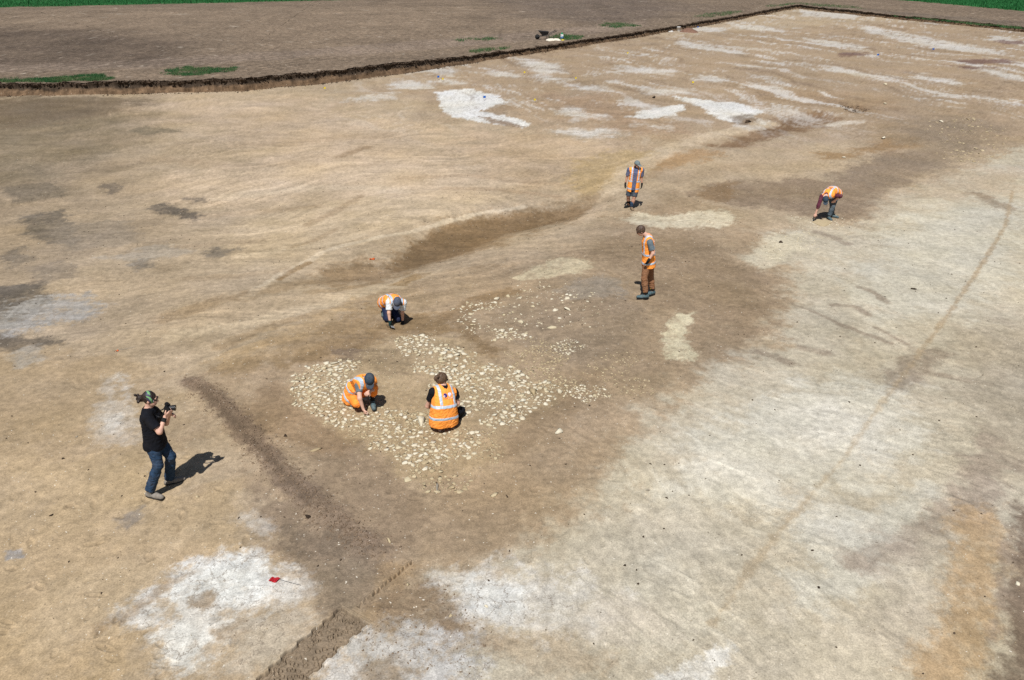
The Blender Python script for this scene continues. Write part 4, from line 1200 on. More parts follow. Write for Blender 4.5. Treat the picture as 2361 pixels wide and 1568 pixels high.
# ---------------- marker flags
def flag(px, py, size, col_mat, label, stand=True, rz=0.0, group=None, up=0.0):
    x, y = (float(v) for v in ground_xy(px, py, up))
    z = hgt(x, y)
    root = empty('marker_flag', (x, y, z))
    tag(root, label, 'flag', group)
    bm = bmesh.new()
    nx, ny = 5, 4
    rows = []
    for j in range(ny):
        rows.append([bm.verts.new((size * (i / (nx - 1) - .5) + .12 * size * (j / (ny - 1)), size * .8 * (j / (ny - 1) - .5), .012 * math.sin(i * 1.7 + j) + .016)) for i in range(nx)])
    fs = [bm.faces.new((rows[j][i], rows[j][i + 1], rows[j + 1][i + 1], rows[j + 1][i])) for j in range(ny - 1) for i in range(nx - 1)]
    bmesh.ops.solidify(bm, geom=fs, thickness=.003)
    bmesh.ops.recalc_face_normals(bm, faces=bm.faces[:])
    me = bpy.data.meshes.new('vinyl_sheet'); bm.to_mesh(me); bm.free()
    sh = link('vinyl_sheet', me, col_mat, root)
    wire_from, wire_to = Vector((size * .5, size * .2, .014)), Vector((size * .5 + .34, size * .2 - .02, .006))
    if stand:
        sh.rotation_euler = (math.radians(68), 0, 0); sh.location = (0, 0, size * 1.25)
        wire_from, wire_to = Vector((-size * .5, 0, size * 1.7)), Vector((-size * .5, 0, -.05))
    w = cyl_between(wire_from, wire_to, .0025 if not stand else .006, 6)
    link('wire', w, M_WIRE, root)
    root.rotation_euler = (0, 0, rz)
    return root


def cyl_between(a, b, r, seg=10, r2=None):
    a, b = Vector(a), Vector(b); r2 = r if r2 is None else r2
    d = (b - a); q = d.to_track_quat('Z', 'Y')
    bm = bmesh.new()
    bmesh.ops.create_cone(bm, cap_ends=True, segments=seg, radius1=r, radius2=r2, depth=d.length)
    bmesh.ops.transform(bm, matrix=Matrix.Translation((a + b) / 2) @ q.to_matrix().to_4x4(), verts=bm.verts)
    me = bpy.data.meshes.new('rod'); bm.to_mesh(me); bm.free()
    return me


M_WIRE = simple_mat('thin_wire', (.25, .24, .22), .5, .1)
M_RED = simple_mat('red_vinyl', (.62, .035, .05), .45, .1, 20)
M_YEL = simple_mat('yellow_vinyl', (.85, .68, .03), .45, .1, 20)
M_BLU = simple_mat('blue_vinyl', (.02, .16, .55), .45, .1, 20)
M_ORF = simple_mat('orange_vinyl', (.85, .22, .06), .45, .1, 20)
flag(632, 1339, .115, M_RED, 'red flag lying flat on the chalky ground by the tyre track', False, -.25)
flag(857, 590, .14, M_ORF, 'orange tag lying on the dark silt of the hollow', False, .1)
flag(270, 811, .06, M_ORF, 'tiny orange tag on tan soil behind the photographer', False, .6)
for px, py, m, lab in [(1020.6, 187.7, M_YEL, 'yellow marker flag on the mottled chalk behind the large white patch'), (1209, 172.6, M_YEL, 'yellow marker flag on the chalk streaks below the wheelbarrow'),
                       (1327, 185, M_YEL, 'yellow marker flag on brown soil between chalk streaks'), (1232.4, 236.6, M_YEL, 'yellow marker flag beside the large white chalk patch'),
                       (1234, 121, M_YEL, 'yellow marker flag at the foot of the cut under the wheelbarrow'), (1447, 126.7, M_YEL, 'yellow marker flag on far tan soil'),
                       (1597, 195, M_YEL, 'yellow marker flag above the cracked chalk'), (749, 207.8, M_YEL, 'yellow marker flag at the foot of the tall dark cut'),
                       (2023, 132.4, M_BLU, 'larger blue marker flag on the far chalk-streaked ground'), (2150.7, 118, M_BLU, 'small blue marker flag on the far chalk-streaked ground'),
                       (1011, 184, M_BLU, 'small blue marker flag next to a yellow one on mottled chalk'), (1116.7, 230, M_BLU, 'blue marker flag standing on the large white chalk patch'),
                       (1608.4, 67, M_BLU, 'tiny blue marker flag beyond the white bucket'), (1584, 75, M_RED, 'tiny red marker flag in front of the low heap by the bucket')]:
    flag(px, py, .13 if m is not M_BLU else .16, m, lab, True, random.uniform(-.5, .5))

# ---------------- wheelbarrow, sack, water container, bucket
M_BLK = simple_mat('black_steel', (.02, .02, .022), .5, .2, 8)
M_TYRE = simple_mat('rubber', (.018, .018, .018), .85, .2, 8)
M_WHITE = simple_mat('white_plastic', (.72, .72, .70), .5, .06, 6)
M_GREENP = simple_mat('green_plastic', (.01, .26, .11), .5, .1, 6)
M_SACK = simple_mat('pale_sack', (.66, .60, .50), .85, .15, 12, .01, 30)
M_WOOD = simple_mat('tool_handle', (.10, .07, .045), .7, .2, 20)


def merge(meshes):
    bm = bmesh.new()
    for me in meshes: bm.from_mesh(me)
    out = bpy.data.meshes.new('parts'); bm.to_mesh(out); bm.free(); return out


def field_pt(px, py):
    x, y = (float(v) for v in ground_xy(px, py, EDGE_H)); return Vector((x, y, field_z(x, y)))


wb = empty('wheelbarrow', field_pt(1256, 90.5)); tag(wb, 'black wheelbarrow standing on bare soil above the cut', 'wheelbarrow')
wb.rotation_euler = (0, 0, math.radians(8)); wb.scale = (1.12, 1.12, 1.12)
bm = bmesh.new()
rim = [(-.52, -.33, .66), (.30, -.33, .60), (.30, .33, .60), (-.52, .33, .66)]
flr = [(-.24, -.22, .34), (.16, -.22, .34), (.16, .22, .34), (-.24, .22, .34)]
rv = [bm.verts.new(p) for p in rim]; fv = [bm.verts.new(p) for p in flr]
fs = [bm.faces.new(fv)] + [bm.faces.new((rv[i], rv[(i + 1) % 4], fv[(i + 1) % 4], fv[i])) for i in range(4)]
bmesh.ops.recalc_face_normals(bm, faces=bm.faces[:]); bmesh.ops.solidify(bm, geom=bm.faces[:], thickness=.02)
me = bpy.data.meshes.new('tray'); bm.to_mesh(me); bm.free(); link('tray', me, M_BLK, wb)
for s in (-1, 1):
    hnd = link('handle', merge([cyl_between((-.62, s * .10, .24), (.20, s * .24, .32), .022), cyl_between((.20, s * .24, .32), (.92, s * .30, .66), .022)]), M_BLK, wb)
    link('grip', cyl_between((.80, s * .292, .605), (.95, s * .302, .675), .030), M_TYRE, hnd)
    link('leg', merge([cyl_between((.14, s * .23, .33), (.22, s * .24, .0), .018), cyl_between((.22, s * .24, .0), (.40, s * .24, .0), .016), cyl_between((.40, s * .24, .0), (.30, s * .255, .36), .016)]), M_BLK, wb)
bm = bmesh.new()
bmesh.ops.create_cone(bm, cap_ends=True, segments=24, radius1=.20, radius2=.20, depth=.09)
bmesh.ops.bevel(bm, geom=[e for e in bm.edges if e.calc_face_angle(0) > 1], offset=.03, segments=3, affect='EDGES')
bmesh.ops.transform(bm, matrix=Matrix.Translation((-.62, 0, .20)) @ Matrix.Rotation(math.pi / 2, 4, 'X'), verts=bm.verts)
me = bpy.data.meshes.new('tyre'); bm.to_mesh(me); bm.free()
wh = link('wheel', me, M_TYRE, wb, True); link('hub', cyl_between((-.62, -.07, .20), (-.62, .07, .20), .07, 16), M_BLK, wh)

bt = empty('water_container', field_pt(1295.5, 90.5)); tag(bt, 'white water container with a green lid on the grass by the wheelbarrow', 'container')


def lathe(profile, seg=20):
    bm = bmesh.new(); rings = []
    for r, z in profile:
        rings.append([bm.verts.new((r * math.cos(2 * math.pi * i / seg), r * math.sin(2 * math.pi * i / seg), z)) for i in range(seg)])
    for a, b in zip(rings[:-1], rings[1:]):
        for i in range(seg):
            bm.faces.new((a[i], a[(i + 1) % seg], b[(i + 1) % seg], b[i]))
    bm.faces.new(rings[0][::-1]); bm.faces.new(rings[-1])
    me = bpy.data.meshes.new('lathe'); bm.to_mesh(me); bm.free(); return me


link('body', lathe([(.13, 0), (.15, .02), (.15, .34), (.13, .40), (.08, .44)]), M_WHITE, bt, True)
link('lid', lathe([(.085, .43), (.09, .44), (.09, .54), (.06, .57)]), M_GREENP, bt, True)
link('label', lathe([(.152, .10), (.153, .11), (.153, .25), (.152, .26)]), simple_mat('blue_label', (.10, .22, .42), .5, .3, 9), bt)
o = link('yellow_lid', lathe([(.12, 0), (.13, .01), (.13, .05), (.10, .07)]), M_YEL, None, True); o.location = field_pt(1297.5, 94); tag(o, 'round yellow lid lying at the foot of the white water container', 'lid')
# sack
xs = np.linspace(-1, 1, 15); gx_, gy2 = np.meshgrid(xs, xs)
rr_ = np.clip(1 - np.maximum(np.abs(gx_), np.abs(gy2)) ** 4, 0, 1) ** .5
sv = np.column_stack([(gx_ * .62).ravel(), (gy2 * .40).ravel(), (rr_ * (.16 + .05 * fbm(gx_ * 2, gy2 * 2, 3, 490))).ravel()])
me = mesh_np('sack', sv, grid_faces(15, 15)); o = link('sack', me, M_SACK, None, True); o.location = field_pt(1276, 94); o.rotation_euler = (0, 0, .3)
tag(o, 'pale sack lying on soil between wheelbarrow and water container', 'sack')
sp = empty('shovel', field_pt(1286, 92)); tag(sp, 'dark-handled shovel resting over the pale sack', 'shovel')
link('shaft', cyl_between((-.35, 0, .14), (.42, .05, .42), .022), M_WOOD, sp)
link('blade', merge([cyl_between((-.62, -.02, .05), (-.35, 0, .14), .11, 10, .04)]), M_BLK, sp)

bk = empty('bucket', tuple(G(1564.5, 72))); tag(bk, 'white bucket standing on the floor near the far end of the cut', 'bucket')
bk.scale = (1.35, 1.35, 1.35)
link('body', lathe([(.12, 0), (.125, .01), (.15, .30), (.165, .30), (.165, .33), (.15, .33), (.145, .31), (.12, .03)], 24), M_WHITE, bk, True)
hm = merge([cyl_between((.16 * math.cos(a), .02 - .22 * math.sin(a) * .3, .30 - .14 * math.sin(a)), (.16 * math.cos(a + .31), .02 - .22 * math.sin(a + .31) * .3, .30 - .14 * math.sin(a + .31)), .006, 6) for a in np.linspace(0, math.pi - .31, 10)])
link('handle', hm, M_WIRE, bk)
# low heap of spoil beside the bucket, white tray in front
xs = np.linspace(-1, 1, 21); gx_, gy2 = np.meshgrid(xs, xs)
hp = np.clip(1 - gx_ ** 2 - gy2 ** 2, 0, 1) ** 1.2
sv = np.column_stack([(gx_ * 1.05).ravel(), (gy2 * 1.3).ravel(), (hp * .42 + hp * .08 * fbm(gx_ * 3, gy2 * 3, 4, 491) - .02).ravel()])
me = mesh_np('spoil_heap', sv, grid_faces(21, 21)); o = link('spoil_heap', me, simple_mat('reddish_spoil', tuple(alb(140, 104, 82)), .95, .25, 6, .03, 20), None, True)
o.location = G(1588, 74); tag(o, 'low reddish brown spoil heap beside the white bucket', 'spoil heap')
tr = empty('tray', tuple(G(1546, 73.5))); tag(tr, 'small white tray on the floor in front of the cut near the bucket', 'tray')
bm = bmesh.new(); bmesh.ops.create_cube(bm, size=1); bmesh.ops.scale(bm, vec=(.5, .5, .1), verts=bm.verts)
tf = max(bm.faces, key=lambda f: f.normal.z); bmesh.ops.inset_region(bm, faces=[tf], thickness=.03, depth=0); bmesh.ops.translate(bm, vec=(0, 0, -.07), verts=tf.verts)
me = bpy.data.meshes.new('pan'); bm.to_mesh(me); bm.free(); o = link('pan', me, M_WHITE, tr); o.location = (0, 0, .05)
# ------------------------------------------------------------------ people
def nrm(v):
    v = np.asarray(v, float); return v / (np.linalg.norm(v) + 1e-12)


class Solid:
    """smoothly blended tapered limbs and ellipsoids, skinned into one surface"""

    def __init__(s):
        s.p = []; s.cuts = []; s.holes = []; s.wr = 0.0; s.share = None

    def cone(s, a, b, ra, rb, k=.02, clip=None):
        a = np.asarray(a, float); b = np.asarray(b, float); r = max(ra, rb)
        s.p.append(('c', a, b, ra, rb, k, np.minimum(a, b) - r, np.maximum(a, b) + r, clip)); return s

    def ell(s, c, r, R=None, k=.03, clip=None):
        c = np.asarray(c, float); m = max(r)
        s.p.append(('e', c, np.asarray(r, float), np.eye(3) if R is None else np.asarray(R, float), 0, k, c - m, c + m, clip)); return s

    def tube(s, cs, ab, R, k=.05):
        """garment barrel through centres CS (bottom to top) with half widths AB; R = (right, forward)"""
        cs = np.asarray(cs, float); ab = np.asarray(ab, float); m = ab.max()
        s.p.append(('t', cs, ab, np.asarray(R, float), 0, k, cs.min(0) - m, cs.max(0) + m, None)); return s

    def cut(s, p, n):
        """keep what lies behind the plane through p with outward normal n"""
        s.cuts.append((np.asarray(p, float), nrm(n))); return s

    @staticmethod
    def _d(q, X):
        if q[0] == 'c':
            a, b, ra, rb = q[1:5]
            ba = b - a; pa = X - a
            h = np.clip((pa @ ba) / (ba @ ba + 1e-12), 0, 1)
            d = np.linalg.norm(pa - h[..., None] * ba, axis=-1) - (ra + (rb - ra) * h)
        elif q[0] == 't':
            cs, ab, R = q[1:4]
            U = nrm(cs[-1] - cs[0]); hs = (cs - cs[0]) @ U; t = (X - cs[0]) @ U
            tc = np.clip(t, hs[0], hs[-1])
            c = np.stack([np.interp(tc, hs, cs[:, i]) for i in range(3)], -1)
            a = np.interp(tc, hs, ab[:, 0]); b = np.interp(tc, hs, ab[:, 1])
            r = nrm(R[0] - U * (R[0] @ U)); f = np.cross(U, r)
            px, py = (X - c) @ r, (X - c) @ f
            e = (np.abs(px / a) ** 2.5 + np.abs(py / b) ** 2.5) ** .4
            d = (e - 1) * np.minimum(a, b)
            d = np.maximum(d, np.abs(t - (hs[0] + hs[-1]) / 2) - (hs[-1] - hs[0]) / 2)
        else:
            pl = (X - q[1]) @ q[3].T
            k0 = np.linalg.norm(pl / q[2], axis=-1); k1 = np.linalg.norm(pl / q[2] ** 2, axis=-1)
            d = k0 * (k0 - 1) / (k1 + 1e-9)
        if q[8] is not None:
            for p0, n0 in q[8]:
                d = np.maximum(d, (X - p0) @ n0)
        return d

    def field(s, res, grow=0.0):
        lo, ax, D = s.base_field(res)
        X = None
        if s.wr or s.cuts or s.holes:
            X = s.grid(ax)
        D = D.copy()
        if s.wr:
            D += s.wr * s.folds(X)
        D -= grow
        for p0, n0 in s.cuts:
            D = np.maximum(D, (X - p0.astype(np.float32)) @ n0.astype(np.float32))
        for hfn in s.holes:
            D = np.maximum(D, -hfn(X).astype(np.float32))
        return D, lo

    def grid(s, ax):
        c = s.share if s.share is not None else s.__dict__.setdefault('_own', {})
        if 'X' not in c:
            c['X'] = np.stack(np.meshgrid(*[a.astype(np.float32) for a in ax], indexing='ij'), -1)
        return c['X']

    def folds(s, X):
        c = s.share if s.share is not None else s.__dict__.setdefault('_own', {})
        if 'W' not in c:
            x, y, z = X[..., 0], X[..., 1], X[..., 2]
            q = np.sin(x * 23 + 9 * np.sin(z * 7) + y * 11)
            c['W'] = np.sin(x * 47 + 2.6 * q + 3 * np.sin(y * 19)) * np.sin(z * 29 + 2.2 * np.sin(y * 17 + x * 31) + q) + .5 * np.sin(z * 66 + 2.5 * q + 20 * y)
        return c['W']

    def base_field(s, res):
        if s.share is not None and 'D' in s.share:
            return s.share['D']
        grow = .006
        lo = np.min([q[6] for q in s.p], 0) - .05 - grow; hi = np.max([q[7] for q in s.p], 0) + .05 + grow
        n = np.ceil((hi - lo) / res).astype(int) + 1
        ax = [lo[i] + res * np.arange(n[i]) for i in range(3)]
        D = np.full(n, .12, np.float32)
        for q in s.p:
            pad = q[5] + .04 + grow
            i0 = np.maximum(((q[6] - pad - lo) / res).astype(int), 0); i1 = np.minimum(((q[7] + pad - lo) / res).astype(int) + 2, n)
            sl = tuple(slice(a, b) for a, b in zip(i0, i1))
            X = np.stack(np.meshgrid(*[ax[i][sl[i]].astype(np.float32) for i in range(3)], indexing='ij'), -1)
            d = s._d(q, X).astype(np.float32); k = q[5]
            h = np.maximum(k - np.abs(D[sl] - d), 0) / k
            D[sl] = np.minimum(D[sl], d) - h * h * k * .25
        out = (lo, ax, D)
        if s.share is not None: s.share['D'] = out
        return out

    def arrays(s, res, grow=0.0):
        return nets(*s.field(res, grow), res)


def nets(D, lo, res):
    """surface nets: one vertex per crossed cell, one quad per crossed edge"""
    n = np.array(D.shape); ins = D < 0
    cell = np.zeros(n - 1, np.int8)
    for dx in (0, 1):
        for dy in (0, 1):
            for dz in (0, 1):
                cell += ins[dx:n[0] - 1 + dx, dy:n[1] - 1 + dy, dz:n[2] - 1 + dz]
    act = (cell > 0) & (cell < 8)
    idx = np.full(act.shape, -1, np.int64); c = np.argwhere(act); idx[act] = np.arange(len(c))
    acc = np.zeros((len(c), 3)); cnt = np.zeros(len(c))
    corners = [(x, y, z) for x in (0, 1) for y in (0, 1) for z in (0, 1)]
    val = {o: D[c[:, 0] + o[0], c[:, 1] + o[1], c[:, 2] + o[2]].astype(float) for o in corners}
    for o in corners:
        for a in range(3):
            if o[a]: continue
            e = list(o); e[a] = 1; e = tuple(e)
            v0, v1 = val[o], val[e]; m = (v0 < 0) != (v1 < 0)
            t = np.where(m, v0 / (v0 - v1 + 1e-20), 0)
            p = np.array(o, float) + np.zeros((len(c), 3)); p[:, a] += t
            acc[m] += p[m]; cnt[m] += 1
    verts = lo + res * (c + acc / cnt[:, None])
    quads = []
    for a in range(3):
        b, d = (a + 1) % 3, (a + 2) % 3
        s0 = [slice(None)] * 3; s1 = [slice(None)] * 3; s0[a] = slice(0, -1); s1[a] = slice(1, None)
        ch = ins[tuple(s0)] != ins[tuple(s1)]
        e = np.argwhere(ch); e = e[(e[:, b] > 0) & (e[:, d] > 0) & (e[:, b] < n[b] - 1) & (e[:, d] < n[d] - 1)]
        if not len(e): continue
        flip = ins[e[:, 0], e[:, 1], e[:, 2]]
        q = []
        for ob, od in ((1, 1), (0, 1), (0, 0), (1, 0)):
            f = e.copy(); f[:, b] -= ob; f[:, d] -= od
            q.append(idx[f[:, 0], f[:, 1], f[:, 2]])
        q = np.stack(q, 1); q[~flip] = q[~flip][:, ::-1]
        quads.append(q)
    q = np.concatenate(quads); q = q[(q >= 0).all(1)]
    return verts, q


def skin(name, solid, mat, root_loc, parent=None, res=.010, grow=0.0):
    v, q = solid.arrays(res, grow)
    me = mesh_np(name, v - np.asarray(root_loc), q)
    o = link(name, me, mat, parent, True)
    return o


def cloth(name, col, var=.14, sc=24, bump=.006, bs=35, rough=.85, dirt=.22):
    return simple_mat(name, col, rough, var, sc, bump, bs, .12, 0.0, dirt)


M_SKIN = simple_mat('skin_fair', (.60, .36, .27), .55, .08, 20, .002, 90, .3)
M_SKIN2 = simple_mat('skin_sunned', (.42, .23, .16), .55, .08, 20, .002, 90, .3)
M_VEST = cloth('orange_vest_cloth', (1.0, .345, .058), .14, 5, .010, 22)
M_VEST2 = cloth('orange_trouser_cloth', (1.0, .29, .042), .10, 8)
M_REFL = simple_mat('reflective_tape', (.42, .50, .60), .35, .06, 40, .002, 120, .5)
M_BLACK = cloth('black_cotton', (.007, .008, .012), dirt=.02)
M_NAVY = cloth('navy_work_cloth', (.022, .045, .085), .25, dirt=.1)
M_NAVYD = cloth('dark_denim', (.012, .020, .055), .25, dirt=.1)
M_BROWN = cloth('tan_canvas', (.255, .125, .065), .14)
M_GREYT = cloth('slate_grey_cotton', (.115, .15, .175))
M_BLUET = cloth('slate_blue_cotton', (.095, .115, .20))
M_WHITET = cloth('white_cotton', (.66, .70, .72))
M_MAROON = cloth('maroon_check', (.095, .022, .04), .5, 60)
M_SHORT = cloth('charcoal_cloth', (.05, .065, .085))
M_JEANG = cloth('grey_blue_work_cloth', (.075, .10, .12), .2)
M_CAPN = cloth('dark_blue_cap', (.035, .055, .08), .15)
M_CAPG = cloth('marled_grey_cap', (.075, .09, .125), .35, 90)
M_CAPL = cloth('grey_green_cap', (.15, .19, .20), .2)
M_BOOT = cloth('blue_grey_boot', (.075, .12, .135), .25)
M_BOOTB = cloth('brown_boot', (.20, .14, .085), .25)
M_SHOE = cloth('grey_suede', (.22, .20, .175), .2)
M_SOLE = simple_mat('shoe_sole', (.025, .025, .025), .8, .2, 20)
M_HAIR_D = simple_mat('dark_brown_hair', (.022, .013, .010), .45, .4, 60, .01, 80, .4)
M_HAIR_B = simple_mat('light_brown_hair', (.10, .06, .035), .45, .45, 60, .01, 80, .4)
M_HAIR_M = simple_mat('mid_brown_hair', (.075, .045, .030), .45, .5, 60, .01, 80, .4)
M_GLOVE = cloth('black_glove', (.012, .013, .014), dirt=.08)
M_GLOVE_T = cloth('dark_green_glove', (.010, .030, .030))
M_LENS = simple_mat('dark_lens', (.008, .008, .01), .15, .05, 10, 0, 10, .6)
M_STEEL = simple_mat('worn_steel', (.42, .43, .45), .35, .2, 40, 0, 10, .6)
M_STEEL.node_tree.nodes['Principled BSDF'].inputs['Metallic'].default_value = .6


def headband_mat():
    m, nt, b = nodes_of('patterned_headband')
    tc = add(nt, 'ShaderNodeTexCoord'); w = add(nt, 'ShaderNodeTexWave', Scale=6.0, Distortion=9.0)
    w.bands_direction = 'DIAGONAL'
    nt.links.new(tc.outputs['Object'], w.inputs['Vector'])
    r = nt.nodes.new('ShaderNodeValToRGB'); e = r.color_ramp.elements
    e[0].color = (.05, .045, .09, 1); e[1].color = (.16, .34, .15, 1); e[0].position = .25; e[1].position = .55
    nt.links.new(w.outputs['Fac'], r.inputs[0]); nt.links.new(r.outputs[0], b.inputs['Base Color'])
    return m


M_BAND = headband_mat()


def hand(S, wrist, d, palm, sc=1.0, curl=.6, fat=1.0, spread_=1.0):
    """palm, four unequal bent fingers and a thumb leaving the side of the palm"""
    d = nrm(d); palm = nrm(np.asarray(palm, float) - d * (np.asarray(palm, float) @ d)); side = np.cross(d, palm)
    for i, ln in enumerate((.90, 1.0, .94, .74)):
        o = (i - 1.5) * .0205 * sc * spread_
        base = wrist + d * (.088 - .006 * abs(i - 1.2)) * sc + side * o
        S.cone(wrist + side * o * .55, base, .0155 * sc * fat, .0125 * sc * fat, .012)
        a = curl * .55; d1 = d * math.cos(a) + palm * math.sin(a) + side * o * 1.5
        m1 = base + nrm(d1) * .042 * ln * sc
        a2 = curl * 1.5; d2 = d * math.cos(a2) + palm * math.sin(a2)
        m2 = m1 + nrm(d2) * .036 * ln * sc
        S.cone(base, m1, .0112 * sc * fat, .0100 * sc * fat, .005)
        S.cone(m1, m2, .0100 * sc * fat, .0085 * sc * fat, .005)
    tb = wrist + d * .028 * sc + side * .026 * sc
    t1 = tb + nrm(d * .65 + side * .7 + palm * .35) * .042 * sc
    t2 = t1 + nrm(d * .85 + side * .25 + palm * (.3 + curl * .4)) * .034 * sc
    S.cone(tb, t1, .0145 * sc * fat, .0120 * sc * fat, .008); S.cone(t1, t2, .0115 * sc * fat, .0095 * sc * fat, .005)


class Figure:
    def __init__(s, c, anchor, joints, scale=1.0):
        s.c = c; s.sc = scale
        x, y = (float(v) for v in ground_xy(*c(*anchor)))
        s.Y0 = y; s.base = np.array([x, y, hgt(x, y)])
        lift = s.base[2] - float(broad(x, y))
        s.J = {k: at(*c(v[0], v[1]), y + v[2]) + np.array([0, 0, lift]) for k, v in joints.items()}

    def axes(s, fwd_hint=None):
        J = s.J
        s.right = nrm(J['sh_r'] - J['sh_l'])
        s.up = nrm(J['neck'] - J['pelvis'])
        s.right_p = nrm(s.right - s.up * (s.right @ s.up))
        s.fwd = nrm(np.cross(s.up, s.right_p))       # up x right = forward
        return s

    def frame(s, up, right):
        up = nrm(up); right = nrm(right - up * (right @ up)); return np.array([right, np.cross(up, right), up])

    def torso(s, S, g=0.0, lower=True, k=.06):
        J = s.J; sc = s.sc
        w = J.get('waist', (J['pelvis'] + J['neck']) / 2 - s.up * .05)
        hipax = nrm(J['hip_r'] - J['hip_l'])
        ch = J['neck'] * .60 + w * .40
        Rc = s.frame(J['neck'] - w, s.right); Rp = s.frame(w - J['pelvis'], hipax)
        half = np.linalg.norm(J['sh_r'] - J['sh_l']) / 2
        S.ell(ch, (min(half * .92, .17 * sc) + g, .112 * sc + g, .185 * sc + g), Rc, k)
        S.ell(w, (.142 * sc + g, .100 * sc + g, .155 * sc + g), s.frame(J['neck'] - J['pelvis'], (s.right + hipax) / 2), k)
        if lower:
            S.ell(J['pelvis'], (.168 * sc + g, .118 * sc + g, .135 * sc + g), Rp, k)
        for q in ('sh_l', 'sh_r'):
            S.cone(J['neck'] - s.up * .035, J[q], .062 * sc + g, .060 * sc + g, .05)

    def arm(s, S, q, g=0.0, upto=None, cutto=None, sh=True):
        """upto: fraction of the arm covered (1 = to the elbow, 2 = to the wrist)"""
        a, b, w = s.J['sh_' + q], s.J['el_' + q], s.J['wr_' + q]; sc = s.sc
        lim = 2.0 if upto is None else upto
        if lim >= 1:
            S.cone(a, b, .053 * sc + g, .042 * sc + g, .03)
            e = b + (w - b) * (lim - 1)
            S.cone(b, e, .042 * sc + g, (.042 - .015 * (lim - 1)) * sc + g, .02, None if lim >= 2 else [(e, nrm(w - b))])
        else:
            e = a + (b - a) * lim
            S.cone(a, a + (b - a) * (lim + .15), .056 * sc + g, .054 * sc + g, .03, [(e, nrm(b - a))])

    def leg(s, S, q, g=0.0, upto=2.0, loose=0.0, calf=True):
        h, k_, a = s.J['hip_' + q], s.J['kn_' + q], s.J['an_' + q]; sc = s.sc
        if upto < 1:
            e = h + (k_ - h) * upto
            S.cone(h, h + (k_ - h) * (upto + .12), .088 * sc + g, .076 * sc + g + loose, .04, [(e, nrm(k_ - h))]); return
        S.cone(h, k_, .088 * sc + g, .060 * sc + g, .04)
        e = k_ + (a - k_) * (upto - 1)
        back = nrm(np.cross(nrm(a - k_), s.right)) if False else np.zeros(3)
        m = k_ + (a - k_) * .35
        S.cone(k_, m, .058 * sc + g, .060 * sc + g, .03)
        S.cone(m, e, .060 * sc + g, .040 * sc + g + loose, .03, [(e, nrm(a - k_))] if upto < 2 else None)

    def body(s, head_fwd, head_up=None, hands=None, feet=True, mat=None, res=.0085):
        """one continuous figure: head with face, neck, trunk, arms with fingered hands, legs"""
        S = Solid(); J = s.J; sc = s.sc
        s.axes_head(head_fwd, head_up)
        f, u, r, H = s.hf, s.hu, s.hr, J['head']
        s.torso(S)
        for q in 'lr':
            s.arm(S, q); s.leg(S, q)
        S.cone(J['neck'] - s.up * .02, H - u * .03 - f * .015, .062 * sc, .052 * sc, .03)
        S.ell(H + u * .02 - f * .008, (.076 * sc, .096 * sc, .098 * sc), np.array([r, f, u]), .02)
        S.ell(H - u * .055 + f * .028, (.056 * sc, .066 * sc, .062 * sc), np.array([r, f, u]), .03)
        S.cone(H + u * .012 + f * .092, H - u * .026 + f * .108, .009 * sc, .014 * sc, .010)        # nose
        S.ell(H - u * .052 + f * .090, (.024, .008, .006), np.array([r, f, u]), .006)               # lips
        S.cone(H + u * .030 + f * .088 - r * .045, H + u * .030 + f * .088 + r * .045, .008, .008, .012)  # brow
        for e in (-1, 1):
            S.ell(H + r * e * .078 * sc - u * .008 - f * .01, (.010, .022, .032), np.array([r, f, u]), .008)  # ears
        for q, hd in (hands or {}).items():
            hand(S, J['wr_' + q], hd[0], hd[1], sc, hd[2], hd[3] if len(hd) > 3 else 1.0)
        if feet:
            for q in 'lr':
                S.cone(J['an_' + q], J['an_' + q] + np.array([0, 0, -.03]), .04 * sc, .04 * sc, .02)
        o = skin('person', S, mat or M_SKIN, s.base, None, res)
        o.location = s.base
        s.o = o
        eye = bmesh.new()
        for e in (-1, 1):
            bmesh.ops.create_uvsphere(eye, u_segments=10, v_segments=8, radius=.011, matrix=Matrix.Translation(H + r * e * .032 + f * .085 + u * .012 - s.base))
        me = bpy.data.meshes.new('eyes'); eye.to_mesh(me); eye.free()
        link('eyes', me, M_LENS, o, True)
        return o

    def axes_head(s, f, u=None):
        f = nrm(f); u = np.array([0, 0, 1.0]) if u is None else np.asarray(u, float)
        u = nrm(u - f * (u @ f)); s.hf, s.hu = f, u; s.hr = np.cross(f, u)

    def piece(s, name, S, mat, parent=None, res=.010, wr=0.0, grow=0.0):
        S.wr = wr * 1.5
        return skin(name, S, mat, s.base, parent or s.o, res, grow)

    def hair(s, mat, back=0.0, bun=None, puff=.016):
        f, u, r, H = s.hf, s.hu, s.hr, s.J['head']; S = Solid()
        S.ell(H + u * .026 - f * .014, (.078 + puff, .098 + puff, .100 + puff), np.array([r, f, u]), .02)
        S.cut(H + f * .060 + u * .015, nrm(f * 1.0 - u * .65)); S.cut(H - u * (.055 + back), -u + f * .35)
        if bun is not None:
            b = H + f * bun[0] + u * bun[1] + r * bun[2]
            for i in range(16):
                S2 = b + RNG.normal(0, bun[3] * .55, 3); S.ell(S2, (bun[3] * .42,) * 3, None, .012)
            S.ell(b, (bun[3] * .85,) * 3, None, .03)
        return s.piece('hair', S, mat, None, .007, .0022)

